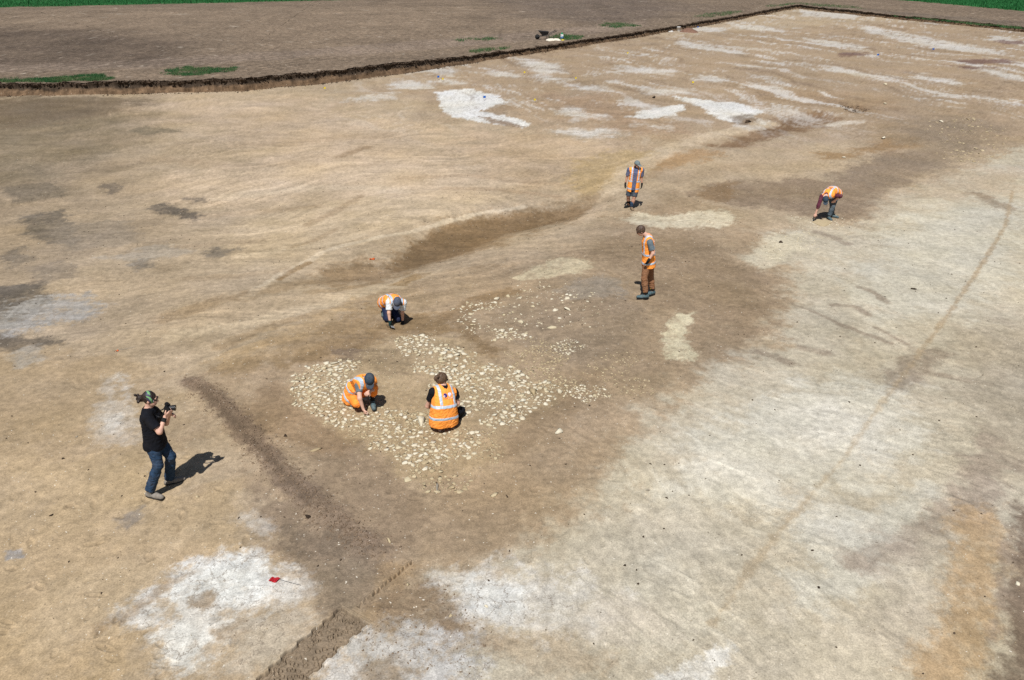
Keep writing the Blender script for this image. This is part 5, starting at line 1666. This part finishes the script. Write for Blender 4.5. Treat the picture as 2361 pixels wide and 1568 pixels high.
    def cap(s, mat, brim_fwd=None):
        f, u, r, H = s.hf, s.hu, s.hr, s.J['head']; S = Solid()
        S.ell(H + u * .030 - f * .006, (.096, .116, .116), np.array([r, f, u]), .02)
        S.cut(H + u * .028, -u - f * .05)
        o = s.piece('cap', S, mat, None, .008)
        B = Solid(); bf = nrm(f - u * .18)
        br = nrm(np.cross(bf, nrm(u))); bu = np.cross(br, bf)
        B.ell(H + u * .030 + f * .108, (.078, .085, .010), np.array([br, bf, bu]), .01)
        B.cut(H + f * .085, -f)
        s.piece('brim', B, mat, o, .006)
        link('button', mesh_np('button', *lump_btn(H + u * .148 - f * .006 - s.base, .010)), mat, o)
        return o

    def shades(s):
        f, u, r, H = s.hf, s.hu, s.hr, s.J['head']; S = Solid()
        for e in (-1, 1):
            S.ell(H + r * e * .034 + f * .098 + u * .012, (.030, .010, .022), np.array([r, f, u]), .006)
            S.cone(H + r * e * .066 + f * .085 + u * .016, H + r * e * .084 - f * .01 + u * .012, .006, .005, .005)
        return s.piece('sunglasses', S, M_LENS, None, .0055)

    def shirt(s, mat, sleeve=.62, hem=.10, g=.012, name='t_shirt', wr=.0022, barrel=None):
        S = Solid(); s.torso(S, g)
        if barrel: s.barrel(S, hem, *barrel)
        for q in 'lr':
            s.arm(S, q, g + .006, sleeve)
        S.cut(s.J['pelvis'] - s.up * hem, -s.up)
        n0 = s.J['neck']
        S.holes.append(lambda X: np.linalg.norm((X - n0) - ((X - n0) @ s.up)[..., None] * s.up, axis=-1) - .062 + np.maximum(0, .005 - (X - n0) @ s.up) * 3)
        return s.piece(name, S, mat, None, .0095, wr)

    def trousers(s, mat, upto=1.93, g=.014, loose=.014, top=.10, name='trousers', wr=.003):
        S = Solid(); J = s.J
        hipax = nrm(J['hip_r'] - J['hip_l']); w = J.get('waist', (J['pelvis'] + J['neck']) / 2)
        Rp = s.frame(w - J['pelvis'], hipax)
        S.ell(J['pelvis'], (.170 * s.sc + g, .120 * s.sc + g, .150 * s.sc + g), Rp, .05, [(J['pelvis'] + nrm(w - J['pelvis']) * top, nrm(w - J['pelvis']))])
        for q in 'lr':
            s.leg(S, q, g, upto, loose)
        return s.piece(name, S, mat, None, .0095, wr)

    def barrel(s, S, hem, bot, mid_, top_, front=0.0):
        J = s.J; w = J.get('waist', (J['pelvis'] + J['neck']) / 2)
        c0 = J['pelvis'] - nrm(w - J['pelvis']) * (hem + .02); ch = J['neck'] * .68 + w * .32
        S.tube([c0 + s.fwd * front, J['pelvis'] + s.fwd * front, w + s.fwd * front * .5, ch], [bot, bot, mid_, top_], (s.right_p, s.fwd))

    def vest(s, hem=.16, open_=None, g=.030, flare=.02, bands=(.03, .26), vert=.105, logo=True, tape_w=.027, collar=.075, extra=None, logo_dir=-1, upband=True, shape=((.205, .160), (.190, .150), (.180, .135)), front=0.0, lift=.44, armx=1.03):
        """sleeveless work vest with two hoops and two shoulder tapes"""
        J = s.J; up, R_, F_ = s.up, s.right_p, s.fwd
        S = Solid(); S.share = {}; s.torso(S, g)
        w = J.get('waist', (J['pelvis'] + J['neck']) / 2)
        down = -nrm(w - J['pelvis'])
        s.barrel(S, hem, *shape, front)
        if extra:
            for e in extra: S.ell(*e)
        half = np.linalg.norm(J['sh_r'] - J['sh_l']) / 2; mid_s = (J['sh_r'] + J['sh_l']) / 2
        ax = nrm(J['sh_r'] - J['sh_l'])
        S.cut(J['pelvis'] + down * hem, down)
        n0 = J['neck'] + up * .0

        def neckhole(X):
            q = X - n0; t = q @ up; rad = np.linalg.norm(q - t[..., None] * up - (q @ F_)[..., None] * F_ * .45, axis=-1)
            return rad - collar * .9 + np.maximum(0, -t) * 1.2 - np.clip(q @ F_, 0, .2) * .25

        def armhole(X):
            q = X - mid_s; lat = np.abs(q @ ax); t = q @ up
            return np.maximum(half * armx - lat, t * 0 - (t + .20))
        S.holes.append(neckhole); S.holes.append(armhole)
        if open_:
            S.holes.append(lambda X: np.maximum(np.abs((X - J['pelvis']) @ R_ - open_[1]) - open_[0] * (1 + .25 * ((X - J['pelvis']) @ up)), -((X - J['pelvis']) @ F_) + .02))
        v = s.piece('vest', S, M_VEST, None, .0095, .0026)
        base_up = nrm(J['neck'] - J['pelvis'])
        lat_c = (J['neck'] + J['pelvis']) / 2

        def slab(c0, n0, hw):
            return lambda X: np.abs((X - c0) @ n0) - hw
        for t in bands:
            T = Solid(); T.p = S.p; T.share = S.share; T.wr = .0039; T.holes = list(S.holes) + [lambda X, t=t: tape_w - np.abs((X - J['pelvis']) @ up - t)]
            T.holes[-1] = (lambda f_: (lambda X: -f_(X)))(slab(J['pelvis'] + up * t, up, tape_w)); T.cuts = S.cuts
            try: s.piece('reflective_strip', T, M_REFL, v, .0095, .0026, .0035)
            except ValueError: pass
        for e in (-1, 1):
            T = Solid(); T.p = S.p; T.share = S.share; T.cuts = list(S.cuts); T.holes = list(S.holes)
            T.holes.append((lambda f_: (lambda X: -f_(X)))(slab(J['neck'] + R_ * e * vert, R_, tape_w)))
            if upband: T.cuts.append((J['pelvis'] + up * (bands[-1] + tape_w), -up))
            try: s.piece('reflective_strip', T, M_REFL, v, .0095, .0026, .0035)
            except ValueError: pass
        if logo: s.logo(S, v, F_ * logo_dir, lift)
        return v

    def press(s, S, flat, origin, ux, uy, dirv, lift=.004):
        """lay flat print onto the cloth: march each point onto its surface"""
        P = origin + flat[:, :1] * ux + flat[:, 1:2] * uy - dirv * -.35
        t = np.zeros(len(P))
        D, lo = S._field_cache
        res = S._res
        for _ in range(60):
            X = P - dirv * t[:, None]
            g = (X - lo) / res; i = np.clip(g.astype(int), 0, np.array(D.shape) - 2); fr = g - i
            d = 0
            for a in (0, 1):
                for b in (0, 1):
                    for c in (0, 1):
                        wgt = (fr[:, 0] if a else 1 - fr[:, 0]) * (fr[:, 1] if b else 1 - fr[:, 1]) * (fr[:, 2] if c else 1 - fr[:, 2])
                        d = d + wgt * D[i[:, 0] + a, i[:, 1] + b, i[:, 2] + c]
            t += np.clip(d - lift, 0, .05) * .8
        t = np.minimum(t, .46)
        return P - dirv * t[:, None]

    def logo(s, S, vest, dirv, up_at=.43, sc=1.0):
        if not hasattr(S, '_field_cache'):
            S.holes = []; S._res = .0095; S._field_cache = S.field(.0095)
        up = s.up; ux = nrm(np.cross(up, dirv)); o0 = s.J['pelvis'] + up * up_at

        def disc(cx_, cy_, r, mat, name, lift, par):
            a = np.linspace(0, 2 * np.pi, 25)[:-1]
            rings = [np.array([[cx_, cy_]])] + [np.column_stack([cx_ + r * q * np.cos(a), cy_ + r * q * np.sin(a)]) for q in (.5, 1)]
            fl = np.concatenate(rings); v = s.press(S, fl, o0, ux, up, dirv, lift)
            f = [[0, 1 + i, 1 + (i + 1) % 24] for i in range(24)] + [[1 + i, 25 + i, 25 + (i + 1) % 24] for i in range(24)] + [[1 + i, 25 + (i + 1) % 24, 1 + (i + 1) % 24] for i in range(24)]
            me = mesh_np(name, v - s.base, np.array(f)); return link(name, me, mat, par)
        disc(-.048, 0, .036, M_INK, 'emblem', .006, vest)
        disc(-.070, -.010, .016, M_INK_P, 'emblem', .0075, vest)
        disc(-.073, -.010, .007, M_INK, 'emblem', .009, vest)
        disc(.040, .006, .035, M_INK_P, 'emblem', .006, vest)
        for word, x0, m in (('oxford', -.090, M_INK_R), ('archaeology', .0, M_INK_P)):
            cu = bpy.data.curves.new('lettering', 'FONT'); cu.body = word; cu.size = .032; cu.resolution_u = 2
            to = bpy.data.objects.new('lettering', cu); COL.objects.link(to)
            me0 = to.to_mesh(); bm = bmesh.new(); bm.from_mesh(me0); bmesh.ops.triangulate(bm, faces=bm.faces[:])
            v = np.array([q.co[:] for q in bm.verts]); f = np.array([[q.index for q in t.verts] for t in bm.faces])
            bm.free(); to.to_mesh_clear(); bpy.data.objects.remove(to)
            wd = v[:, 0].max(); fit = (.088 if word == 'oxford' else .125) / wd
            fl = np.column_stack([x0 + v[:, 0] * fit, -.062 + v[:, 1] * 1.0])
            pv = s.press(S, fl, o0, ux, up, dirv, .006)
            link('lettering', mesh_np('lettering', pv - s.base, f), m, vest)

    def boot(s, q, toe_dir, mat, high=.12, ln=.275, sole_mat=None, name='boot'):
        a = s.J['an_' + q]; d = np.array([toe_dir[0], toe_dir[1], 0.0]); d = nrm(d)
        g = hgt(a[0], a[1]) + .004; z = np.array([0, 0, 1.0]); b = np.array([a[0], a[1], g])
        lift = max(0.0, a[2] - g - .125); b = b + z * lift
        S = Solid()
        S.cone(b - d * .055 + z * .045, b + d * .10 + z * .042, .040, .044, .02)
        S.cone(b + d * .08 + z * .04, b + d * (ln - .10) + z * .036, .047, .040, .02)
        S.cone(b - d * .02 + z * .06, a + z * (high - .10), .046, .050, .03)
        S.cut(b, -z)
        o = s.piece(name, S, mat, None, .008, .0012)
        T = Solid()
        T.cone(b - d * .055 + z * .03, b + d * .09 + z * .03, .043, .047, .02); T.cone(b + d * .08 + z * .03, b + d * (ln - .10) + z * .03, .050, .043, .02)
        T.cut(b + z * .026, z); T.cut(b - z * .002, -z)
        s.piece('sole', T, sole_mat or M_SOLE, o, .008)
        return o

    def glove(s, q, d, palm, curl, mat, band=None):
        S = Solid(); hand(S, s.J['wr_' + q], d, palm, s.sc, curl, 1.25)
        w = s.J['wr_' + q]; S.cone(w - nrm(d) * .035, w + nrm(d) * .02, .034, .034, .012)
        o = s.piece('glove', S, mat, None, .0065)
        return o


def lump_btn(c, r):
    v, f = LUMP[0]; return v * r + np.asarray(c), f


M_INK = simple_mat('navy_print', (.03, .02, .16), .7, .05)
M_INK_P = simple_mat('pale_lilac_print', (.72, .62, .74), .7, .05)
M_INK_R = simple_mat('red_print', (.75, .11, .10), .7, .05)


def view(x0, y0, k): return lambda a, b: (x0 + k * a, y0 + k * b)


V_PHOTO = view(262.76, 872.75, .20349); V_PAIR = view(750.8, 807.1, .15899); V_KNEEL = view(825.8, 647.5, .08379)
V_BROWN = view(1407.7, 506.8, .13169); V_WALK = view(1407.7, 347.2, .09576); V_BEND = view(1839.3, 403.5, .08379)
ZUP = np.array([0, 0, 1.0])


def trowel(handle_a, handle_b, tip, label, flat=(0, 0, 1)):
    base = np.asarray(handle_a, float)
    root = empty('trowel', base); tag(root, label, 'trowel')
    link('handle', cyl_between(np.zeros(3), handle_b - base, .014, 10, .012), M_WOOD, root)
    d = nrm(tip - handle_b); side = nrm(np.cross(d, flat)); nb = np.cross(side, d); ln = np.linalg.norm(tip - handle_b)
    bm = bmesh.new(); h0 = handle_b - base
    pp = [h0, h0 + d * ln * .35 + side * .038, h0 + d * ln, h0 + d * ln * .35 - side * .038]
    t = [bm.verts.new(p + nb * .002) for p in pp]; b_ = [bm.verts.new(p - nb * .002) for p in pp]
    bm.faces.new(t); bm.faces.new(b_[::-1])
    for i in range(4): bm.faces.new((t[i], b_[i], b_[(i + 1) % 4], t[(i + 1) % 4]))
    bmesh.ops.recalc_face_normals(bm, faces=bm.faces[:])
    me = bpy.data.meshes.new('blade'); bm.to_mesh(me); bm.free(); link('blade', me, M_STEEL, root)
    return root
# ---------------- the photographer
P1 = Figure(V_PHOTO, (530, 1262), dict(pelvis=(465, 725, 0), waist=(440, 560, -.02), neck=(392, 345, -.03), head=(408, 228, -.03),
    sh_r=(368, 425, -.19), el_r=(515, 600, -.26), wr_r=(580, 425, -.10), sh_l=(455, 370, .14), el_l=(590, 500, .20), wr_l=(628, 400, .06),
    hip_r=(440, 745, -.09), kn_r=(500, 975, -.16), an_r=(405, 1262, -.19), hip_l=(520, 715, .09), kn_l=(640, 875, .06), an_l=(628, 1125, .17)), 1.0)
P1.axes()
P1.body((1.0, .12, -.12), None, {'r': ((.75, .25, .55), (.2, .6, .75), .7), 'l': ((.85, -.35, .25), (.1, -.8, -.4), .8)})
tag(P1.o, 'person in black t-shirt, navy trousers and green headband holding a camera', 'person')
P1.hair(M_HAIR_D, .02, (-.145, .0, 0, .050), .007)
S_ = Solid(); f_, u_, r_, H_ = P1.hf, P1.hu, P1.hr, P1.J['head']
S_.ell(H_ + u_ * .026 - f_ * .012, (.088, .108, .111), np.array([r_, f_, u_]), .02)
bn = nrm(f_ * .85 + u_ * .35); S_.cut(H_ + bn * .062, bn); S_.cut(H_ + bn * .002, -bn)
P1.piece('headband', S_, M_BAND, None, .007)
P1.shades()
BAR1 = ((.198, .162), (.165, .135), (.165, .128))
ts = P1.shirt(M_BLACK, .74, .04, .016, 't_shirt', .002, BAR1)
P1.trousers(M_NAVY, 1.97, .016, .022)
P1.boot('r', (1.0, -.28), M_SHOE, .10, .29, None, 'shoe'); P1.boot('l', (.9, .45), M_SHOE, .10, .29, None, 'shoe')
# wristband and print on the back of the shirt
w0, e0 = P1.J['wr_r'], P1.J['el_r']; S_ = Solid(); wd = nrm(w0 - e0)
S_.cone(w0 - wd * .075, w0 - wd * .045, .036, .035, .01); P1.piece('wristband', S_, M_GLOVE, None, .006)
PS = Solid(); P1.torso(PS, .016); P1.barrel(PS, .04, *BAR1); PS._res = .0095; PS._field_cache = PS.field(.0095)
M_PW = simple_mat('white_print', (.7, .72, .74), .7, .05); M_PY = simple_mat('yellow_green_print', (.55, .62, .05), .7, .05); M_PB = simple_mat('blue_print', (.05, .38, .70), .7, .1)
for zz0, zz1, wdt, m_ in ((.45, .49, .085, M_PW), (.39, .42, .08, M_PW), (.325, .365, .07, M_PY), (.17, .31, .085, M_PB), (.145, .16, .085, M_PW)):
    gx_, gy_ = np.meshgrid(np.linspace(-wdt, wdt, 12), np.linspace(zz0, zz1, 6))
    fl = np.column_stack([gx_.ravel(), gy_.ravel()]); dv = -P1.fwd
    v = P1.press(PS, fl, P1.J['pelvis'], nrm(np.cross(P1.up, dv)), P1.up, dv, .006)
    link('print', mesh_np('print', v - P1.base, grid_faces(6, 12)), m_, ts)
# camera
cpos = at(*V_PHOTO(605, 330), P1.Y0 - .02); cd = nrm((1.0, .12, -.05)); cu_ = nrm(ZUP - cd * (ZUP @ cd)); cr_ = np.cross(cd, cu_)
cam_root = empty('camera_body', cpos); tag(cam_root, 'black camera held up by the photographer, strap hanging', 'camera')


def box_mesh(sx, sy, sz, bev=.006):
    bm = bmesh.new(); bmesh.ops.create_cube(bm, size=1); bmesh.ops.scale(bm, vec=(sx, sy, sz), verts=bm.verts)
    bmesh.ops.bevel(bm, geom=bm.edges[:], offset=bev, segments=2, affect='EDGES')
    me = bpy.data.meshes.new('box'); bm.to_mesh(me); bm.free(); return me


M_CAM = simple_mat('camera_black', (.012, .012, .014), .45, .1, 30)
rotm = Matrix((tuple(cr_), tuple(cd), tuple(cu_))).transposed()
for nm, me_, loc in (('housing', box_mesh(.145, .065, .10, .015), (0, 0, 0)), ('prism_hump', box_mesh(.06, .06, .045, .012), (0, 0, .065)), ('grip', box_mesh(.035, .05, .09, .012), (.062, .03, -.005))):
    o = link(nm, me_, M_CAM, cam_root); o.rotation_euler = rotm.to_euler(); o.location = rotm @ Vector(loc)
me_ = merge([cyl_between((0, .03, -.005), (0, .07, -.005), .038, 20), cyl_between((0, .07, -.005), (0, .105, -.005), .042, 20), cyl_between((0, .105, -.005), (0, .118, -.005), .045, 20)])
ln_ = link('lens', me_, M_CAM, cam_root); ln_.rotation_euler = rotm.to_euler()
o = link('front_glass', cyl_between((0, .116, -.005), (0, .1205, -.005), .036, 20), M_LENS, ln_)


def tube(points, r, seg=8):
    return merge([cyl_between(a, b, r, seg) for a, b in zip(points[:-1], points[1:])])


strap = []
pA = cpos - cd * .02 + cr_ * .07; pN = P1.J['neck']
for t in np.linspace(0, 1, 14):
    strap.append(pA * (1 - t) + (pN + nrm((.8, -.5, 0)) * .09 - np.array([0, 0, .03])) * t - ZUP * .10 * math.sin(math.pi * t) - cpos)
link('strap', tube(strap, .010, 6), M_CAM, cam_root)
strap2 = [(cpos - cd * .03 - cr_ * .07) * (1 - t) + (pN + np.array([.09, .05, -.02])) * t - ZUP * .05 * math.sin(math.pi * t) - cpos for t in np.linspace(0, 1, 10)]
link('strap', tube(strap2, .010, 6), M_CAM, cam_root)

# ---------------- standing man in brown trousers
P2 = Figure(V_BROWN, (640, 1365), dict(pelvis=(665, 750, 0), waist=(665, 560, .0), neck=(655, 285, 0), head=(528, 195, 0),
    sh_l=(690, 395, -.19), el_l=(742, 590, -.27), wr_l=(664, 712, -.29), sh_r=(628, 345, .17), el_r=(700, 520, .22), wr_r=(640, 650, .16),
    hip_l=(635, 780, -.09), kn_l=(590, 1030, -.14), an_l=(615, 1290, -.14), hip_r=(700, 765, .09), kn_r=(700, 1000, .13), an_r=(735, 1225, .13)), 1.0)
P2.axes()
P2.body((-1.0, .05, -.62), None, {'l': ((-.35, .15, -.9), (-.5, .8, .1), .7), 'r': ((-.35, -.15, -.9), (-.5, -.8, .1), .7)})
tag(P2.o, 'person in orange vest and brown trousers standing with head bowed', 'person')
P2.hair(M_HAIR_M, .0); P2.shades()
P2.shirt(M_GREYT, .72, .08, .012); P2.trousers(M_BROWN, 1.90, .016, .012)
P2.vest(.10, None, .026, .012, (.03, .25), .105)
P2.boot('l', (-1, -.05), M_BOOT, .15, .29); P2.boot('r', (-.85, -.5), M_BOOT, .15, .29)
for q in 'lr':
    a = P2.J['an_' + q]; S_ = Solid(); S_.cone(a + ZUP * .02, a + ZUP * .05, .060, .058, .01); P2.piece('boot_cuff', S_, M_GLOVE, None, .008)
    S_ = Solid(); S_.ell(a + np.array([-.05, -.03, .045]), (.022, .022, .022)); P2.piece('boot_tab', S_, M_YEL, None, .006)
P2.glove('l', (-.35, .15, -.9), (-.5, .8, .1), .7, M_GLOVE); P2.glove('r', (-.35, -.15, -.9), (-.5, -.8, .1), .7, M_GLOVE)

# ---------------- walking man in shorts
P3 = Figure(V_WALK, (450, 1370), dict(pelvis=(550, 850, 0), waist=(575, 690, 0), neck=(612, 415, 0), head=(640, 318, -.03),
    sh_r=(452, 440, 0), el_r=(398, 620, .02), wr_r=(358, 785, -.04), sh_l=(762, 450, 0), el_l=(750, 635, .03), wr_l=(757, 795, -.03),
    hip_r=(472, 880, 0), kn_r=(428, 1085, -.02), an_r=(435, 1305, .16), hip_l=(622, 880, 0), kn_l=(570, 1110, -.10), an_l=(508, 1335, -.14)), 1.0)
P3.axes()
P3.body((.55, -.8, -.22), None, {'r': ((-.1, -.15, -1), (.9, .2, 0), .6), 'l': ((.0, -.15, -1), (-.9, .2, 0), .6)}, True, M_SKIN2)
tag(P3.o, 'person in open orange vest, grey cap and dark shorts walking forward', 'person')
P3.hair(M_HAIR_D, .0, None, .004); P3.cap(M_CAPL)
S_ = Solid(); S_.cone(P3.J['neck'] - P3.up * .01, P3.J['neck'] + P3.up * .07 + P3.fwd * .015, .082, .072, .02); P3.piece('neck_scarf', S_, M_BLACK, None, .008, .003)
P3.shirt(M_BLUET, .80, .10, .010, 't_shirt', .002, ((.155, .125), (.15, .12), (.16, .12))); P3.trousers(M_SHORT, .92, .010, .010, .10, 'shorts')
P3.vest(.16, (.070, .01), .024, .012, (-.05, .21), .125, False)
P3.boot('r', (-.7, -.7), M_GLOVE, .20, .30); P3.boot('l', (.05, -1), M_BOOTB, .17, .31)  # right boot near black: the shade on that leg is put into its colour
S_ = Solid(); a = P3.J['an_l']; S_.cone(a + ZUP * .04, a + ZUP * .12, .060, .062, .01); P3.piece('sock', S_, M_NAVY, None, .008)
S_ = Solid(); a = P3.J['an_r']; S_.cone(a + ZUP * .04, a + (P3.J['kn_r'] - a) * .55, .052, .062, .01); P3.piece('sock', S_, M_GLOVE, None, .008)  # black sock carries the shade of the rear shin in its colour
P3.glove('r', (-.1, -.15, -1), (.9, .2, 0), .6, M_GLOVE); P3.glove('l', (0, -.15, -1), (-.9, .2, 0), .6, M_GLOVE)

# ---------------- worker bending down, maroon sleeves
P4 = Figure(V_BEND, (890, 1215), dict(pelvis=(1030, 500, .18), waist=(960, 430, .02), neck=(790, 570, -.32), head=(765, 690, -.42),
    sh_r=(660, 600, -.30), el_r=(570, 850, -.42), wr_r=(495, 1060, -.42), sh_l=(975, 560, -.22), el_l=(1180, 585, -.20), wr_l=(1040, 690, -.10),
    hip_l=(1050, 600, .16), kn_l=(960, 870, -.02), an_l=(868, 1130, -.02), hip_r=(930, 590, .22), kn_r=(950, 880, .22), an_r=(945, 1090, .24)), 1.0)
P4.axes()
P4.body((-.12, -.62, -.78), (-.25, -.75, .55), {'r': ((-.35, -.2, -.9), (.6, .5, 0), 1.0), 'l': ((-.6, .1, -.8), (-.2, .9, -.3), .6)})
tag(P4.o, 'person in orange vest and maroon sleeves bending to the ground with a tool', 'person')
P4.hair(M_HAIR_D, .0, None, .004); P4.cap(M_CAPN)
P4.shirt(M_MAROON, 1.35, .10, .012, 'shirt'); P4.trousers(M_JEANG, 1.92, .016, .014)
P4.vest(.09, None, .026, .012, (.02, .26), .115)
P4.boot('l', (.05, -1), M_BOOT, .13, .30); P4.boot('r', (.75, -.65), M_BOOT, .13, .30)
hw = P4.J['wr_r'] + nrm((-.35, -.2, -.9)) * .085
tip = G(*V_BEND(432, 1262)); trowel(hw + np.array([.03, .02, .03]), hw + (tip - hw) * .35, tip, 'pointing trowel held to the ground by the bending worker', (0, 1, .4))

# ---------------- kneeling worker in white t-shirt
P5 = Figure(V_KNEEL, (880, 1270), dict(pelvis=(800, 560, .72), waist=(900, 500, .48), neck=(1050, 530, .16), head=(1075, 560, .02),
    sh_r=(850, 560, .14), el_r=(845, 850, .06), wr_r=(872, 1110, .02), sh_l=(1245, 570, .22), el_l=(1215, 850, .22), wr_l=(1225, 1080, .25),
    hip_r=(745, 640, .70), kn_r=(800, 1010, .36), an_r=(720, 960, .80), hip_l=(900, 620, .74), kn_l=(1095, 1020, .40), an_l=(1000, 900, .85)), 1.0)
P5.axes()
P5.body((-.1, -.62, -.78), (.12, -.78, .60), {'r': ((.15, -.2, -.95), (.5, -.3, 0), 1.0), 'l': ((0, -.3, -.95), (-.5, -.3, 0), .8)}, False)
tag(P5.o, 'person in white t-shirt, orange vest and grey cap kneeling over a trowel', 'person')
P5.hair(M_HAIR_D, .05, None, .004); P5.cap(M_CAPG)
S_ = Solid()
for i in range(9):
    S_.ell(P5.J['head'] - P5.hf * (.02 + .012 * i) + P5.hu * (-.05 - .003 * i) + P5.hr * -.075 + np.array([0, -.03, -.018 * i]), (.02, .02, .022), None, .012)
P5.piece('hair', S_, M_HAIR_D, None, .007)
P5.shirt(M_WHITET, .72, .05, .014); P5.trousers(M_NAVYD, 1.95, .016, .010)
P5.vest(.14, (.085, .0), .026, .02, (.03, .26), .120)
P5.boot('r', (0, -1), M_BOOT, .12, .28); P5.boot('l', (0, -1), M_BOOT, .12, .28)
P5.glove('r', (.15, -.2, -.95), (.5, -.3, 0), 1.0, M_GLOVE_T); P5.glove('l', (0, -.3, -.95), (-.5, -.3, 0), .8, M_GLOVE)
ta, tb = G(*V_KNEEL(775, 1262)) + ZUP * .05, G(*V_KNEEL(905, 1280)) + ZUP * .04
trowel(ta, tb, G(*V_KNEEL(1012, 1318)) + ZUP * .012, 'trowel with pale handle gripped by the kneeling worker')

# ---------------- crouching worker in orange trousers
P6 = Figure(V_PAIR, (600, 840), dict(pelvis=(400, 660, .22), waist=(440, 520, .16), neck=(590, 430, -.06), head=(640, 425, -.18),
    sh_r=(480, 520, -.08), el_r=(495, 700, -.24), wr_r=(548, 860, -.26), sh_l=(690, 440, .12), el_l=(730, 560, .05), wr_l=(650, 590, -.12),
    hip_r=(400, 690, .10), kn_r=(450, 770, -.20), an_r=(400, 760, .24), hip_l=(470, 640, .26), kn_l=(690, 545, .02), an_l=(680, 715, .06)), 1.0)
P6.axes()
P6.body((.08, -.60, -.80), (.05, -.8, .6), {'r': ((.35, -.25, -.85), (.5, .4, 0), 1.0), 'l': ((-.7, -.3, -.5), (-.3, .5, -.6), .7)}, False)
tag(P6.o, 'person in orange vest, orange trousers and navy cap crouching with one knee up', 'person')
P6.hair(M_HAIR_D, .02, None, .004); P6.cap(M_CAPN)
P6.shirt(M_GREYT, .50, .05, .002)
tr6 = P6.trousers(M_VEST2, 1.55, .020, .012)
S_ = Solid(); a, k_ = P6.J['an_l'], P6.J['kn_l']; S_.cone(a, a + (k_ - a) * .62, .045, .058, .02); P6.piece('sock', S_, M_GLOVE, None, .008, .003)
for q, t in (('l', .86), ('r', .55)):
    h_, k_ = P6.J['hip_' + q], P6.J['kn_' + q]; S_ = Solid(); S_.cone(h_ + (k_ - h_) * (t - .07), h_ + (k_ - h_) * (t + .07), .090, .086, .01, [(h_ + (k_ - h_) * (t + .05), nrm(k_ - h_)), (h_ + (k_ - h_) * (t - .05), -nrm(k_ - h_))])
    P6.piece('reflective_strip', S_, M_REFL, tr6, .008)
P6.vest(.10, None, .034, .012, (.05, .25), .115, armx=1.25)
P6.boot('l', (.25, -1), M_BOOT, .13, .29); P6.boot('r', (.1, -1), M_BOOT, .12, .28)
hw = P6.J['wr_r'] + nrm((.35, -.25, -.85)) * .08; tip = G(*V_PAIR(612, 958))
trowel(hw + np.array([-.05, .02, .09]), hw + (tip - hw) * .3, tip, 'small pointing trowel held by the crouching worker in orange trousers', (0, 1, .4))

# ---------------- squatting worker seen from behind
P7 = Figure(V_PAIR, (1760, 1090), dict(pelvis=(1712, 975, -.10), waist=(1712, 800, -.12), neck=(1708, 545, .04), head=(1685, 435, .10),
    sh_l=(1560, 610, -.06), el_l=(1478, 815, .04), wr_l=(1600, 860, .36), sh_r=(1865, 618, .12), el_r=(1915, 770, .12), wr_r=(1840, 830, .42),
    hip_l=(1640, 1015, -.14), kn_l=(1590, 880, .38), an_l=(1665, 1085, .14), hip_r=(1800, 965, .0), kn_r=(1965, 880, .30), an_r=(1830, 1070, .16)), 1.0)
P7.axes()
P7.body((.70, .62, -.30), None, {'l': ((.6, .6, -.4), (.4, -.3, -.8), .8), 'r': ((-.5, .7, -.4), (-.4, -.3, -.8), .8)}, False)
tag(P7.o, 'person with a hair bun in orange vest and black t-shirt squatting, seen from behind', 'person')
P7.hair(M_HAIR_B, .03, (-.125, .045, -.01, .042)); P7.shades()
P7.shirt(M_BLACK, .55, .05, .014); P7.trousers(M_BLACK, 1.95, .016, .012)
P7.vest(.13, None, .026, .045, (.02, .25), .130, shape=((.262, .205), (.225, .172), (.19, .14)), lift=.45)
P7.boot('l', (-.15, 1), M_BOOT, .12, .28); P7.boot('r', (.25, 1), M_BOOT, .12, .28)
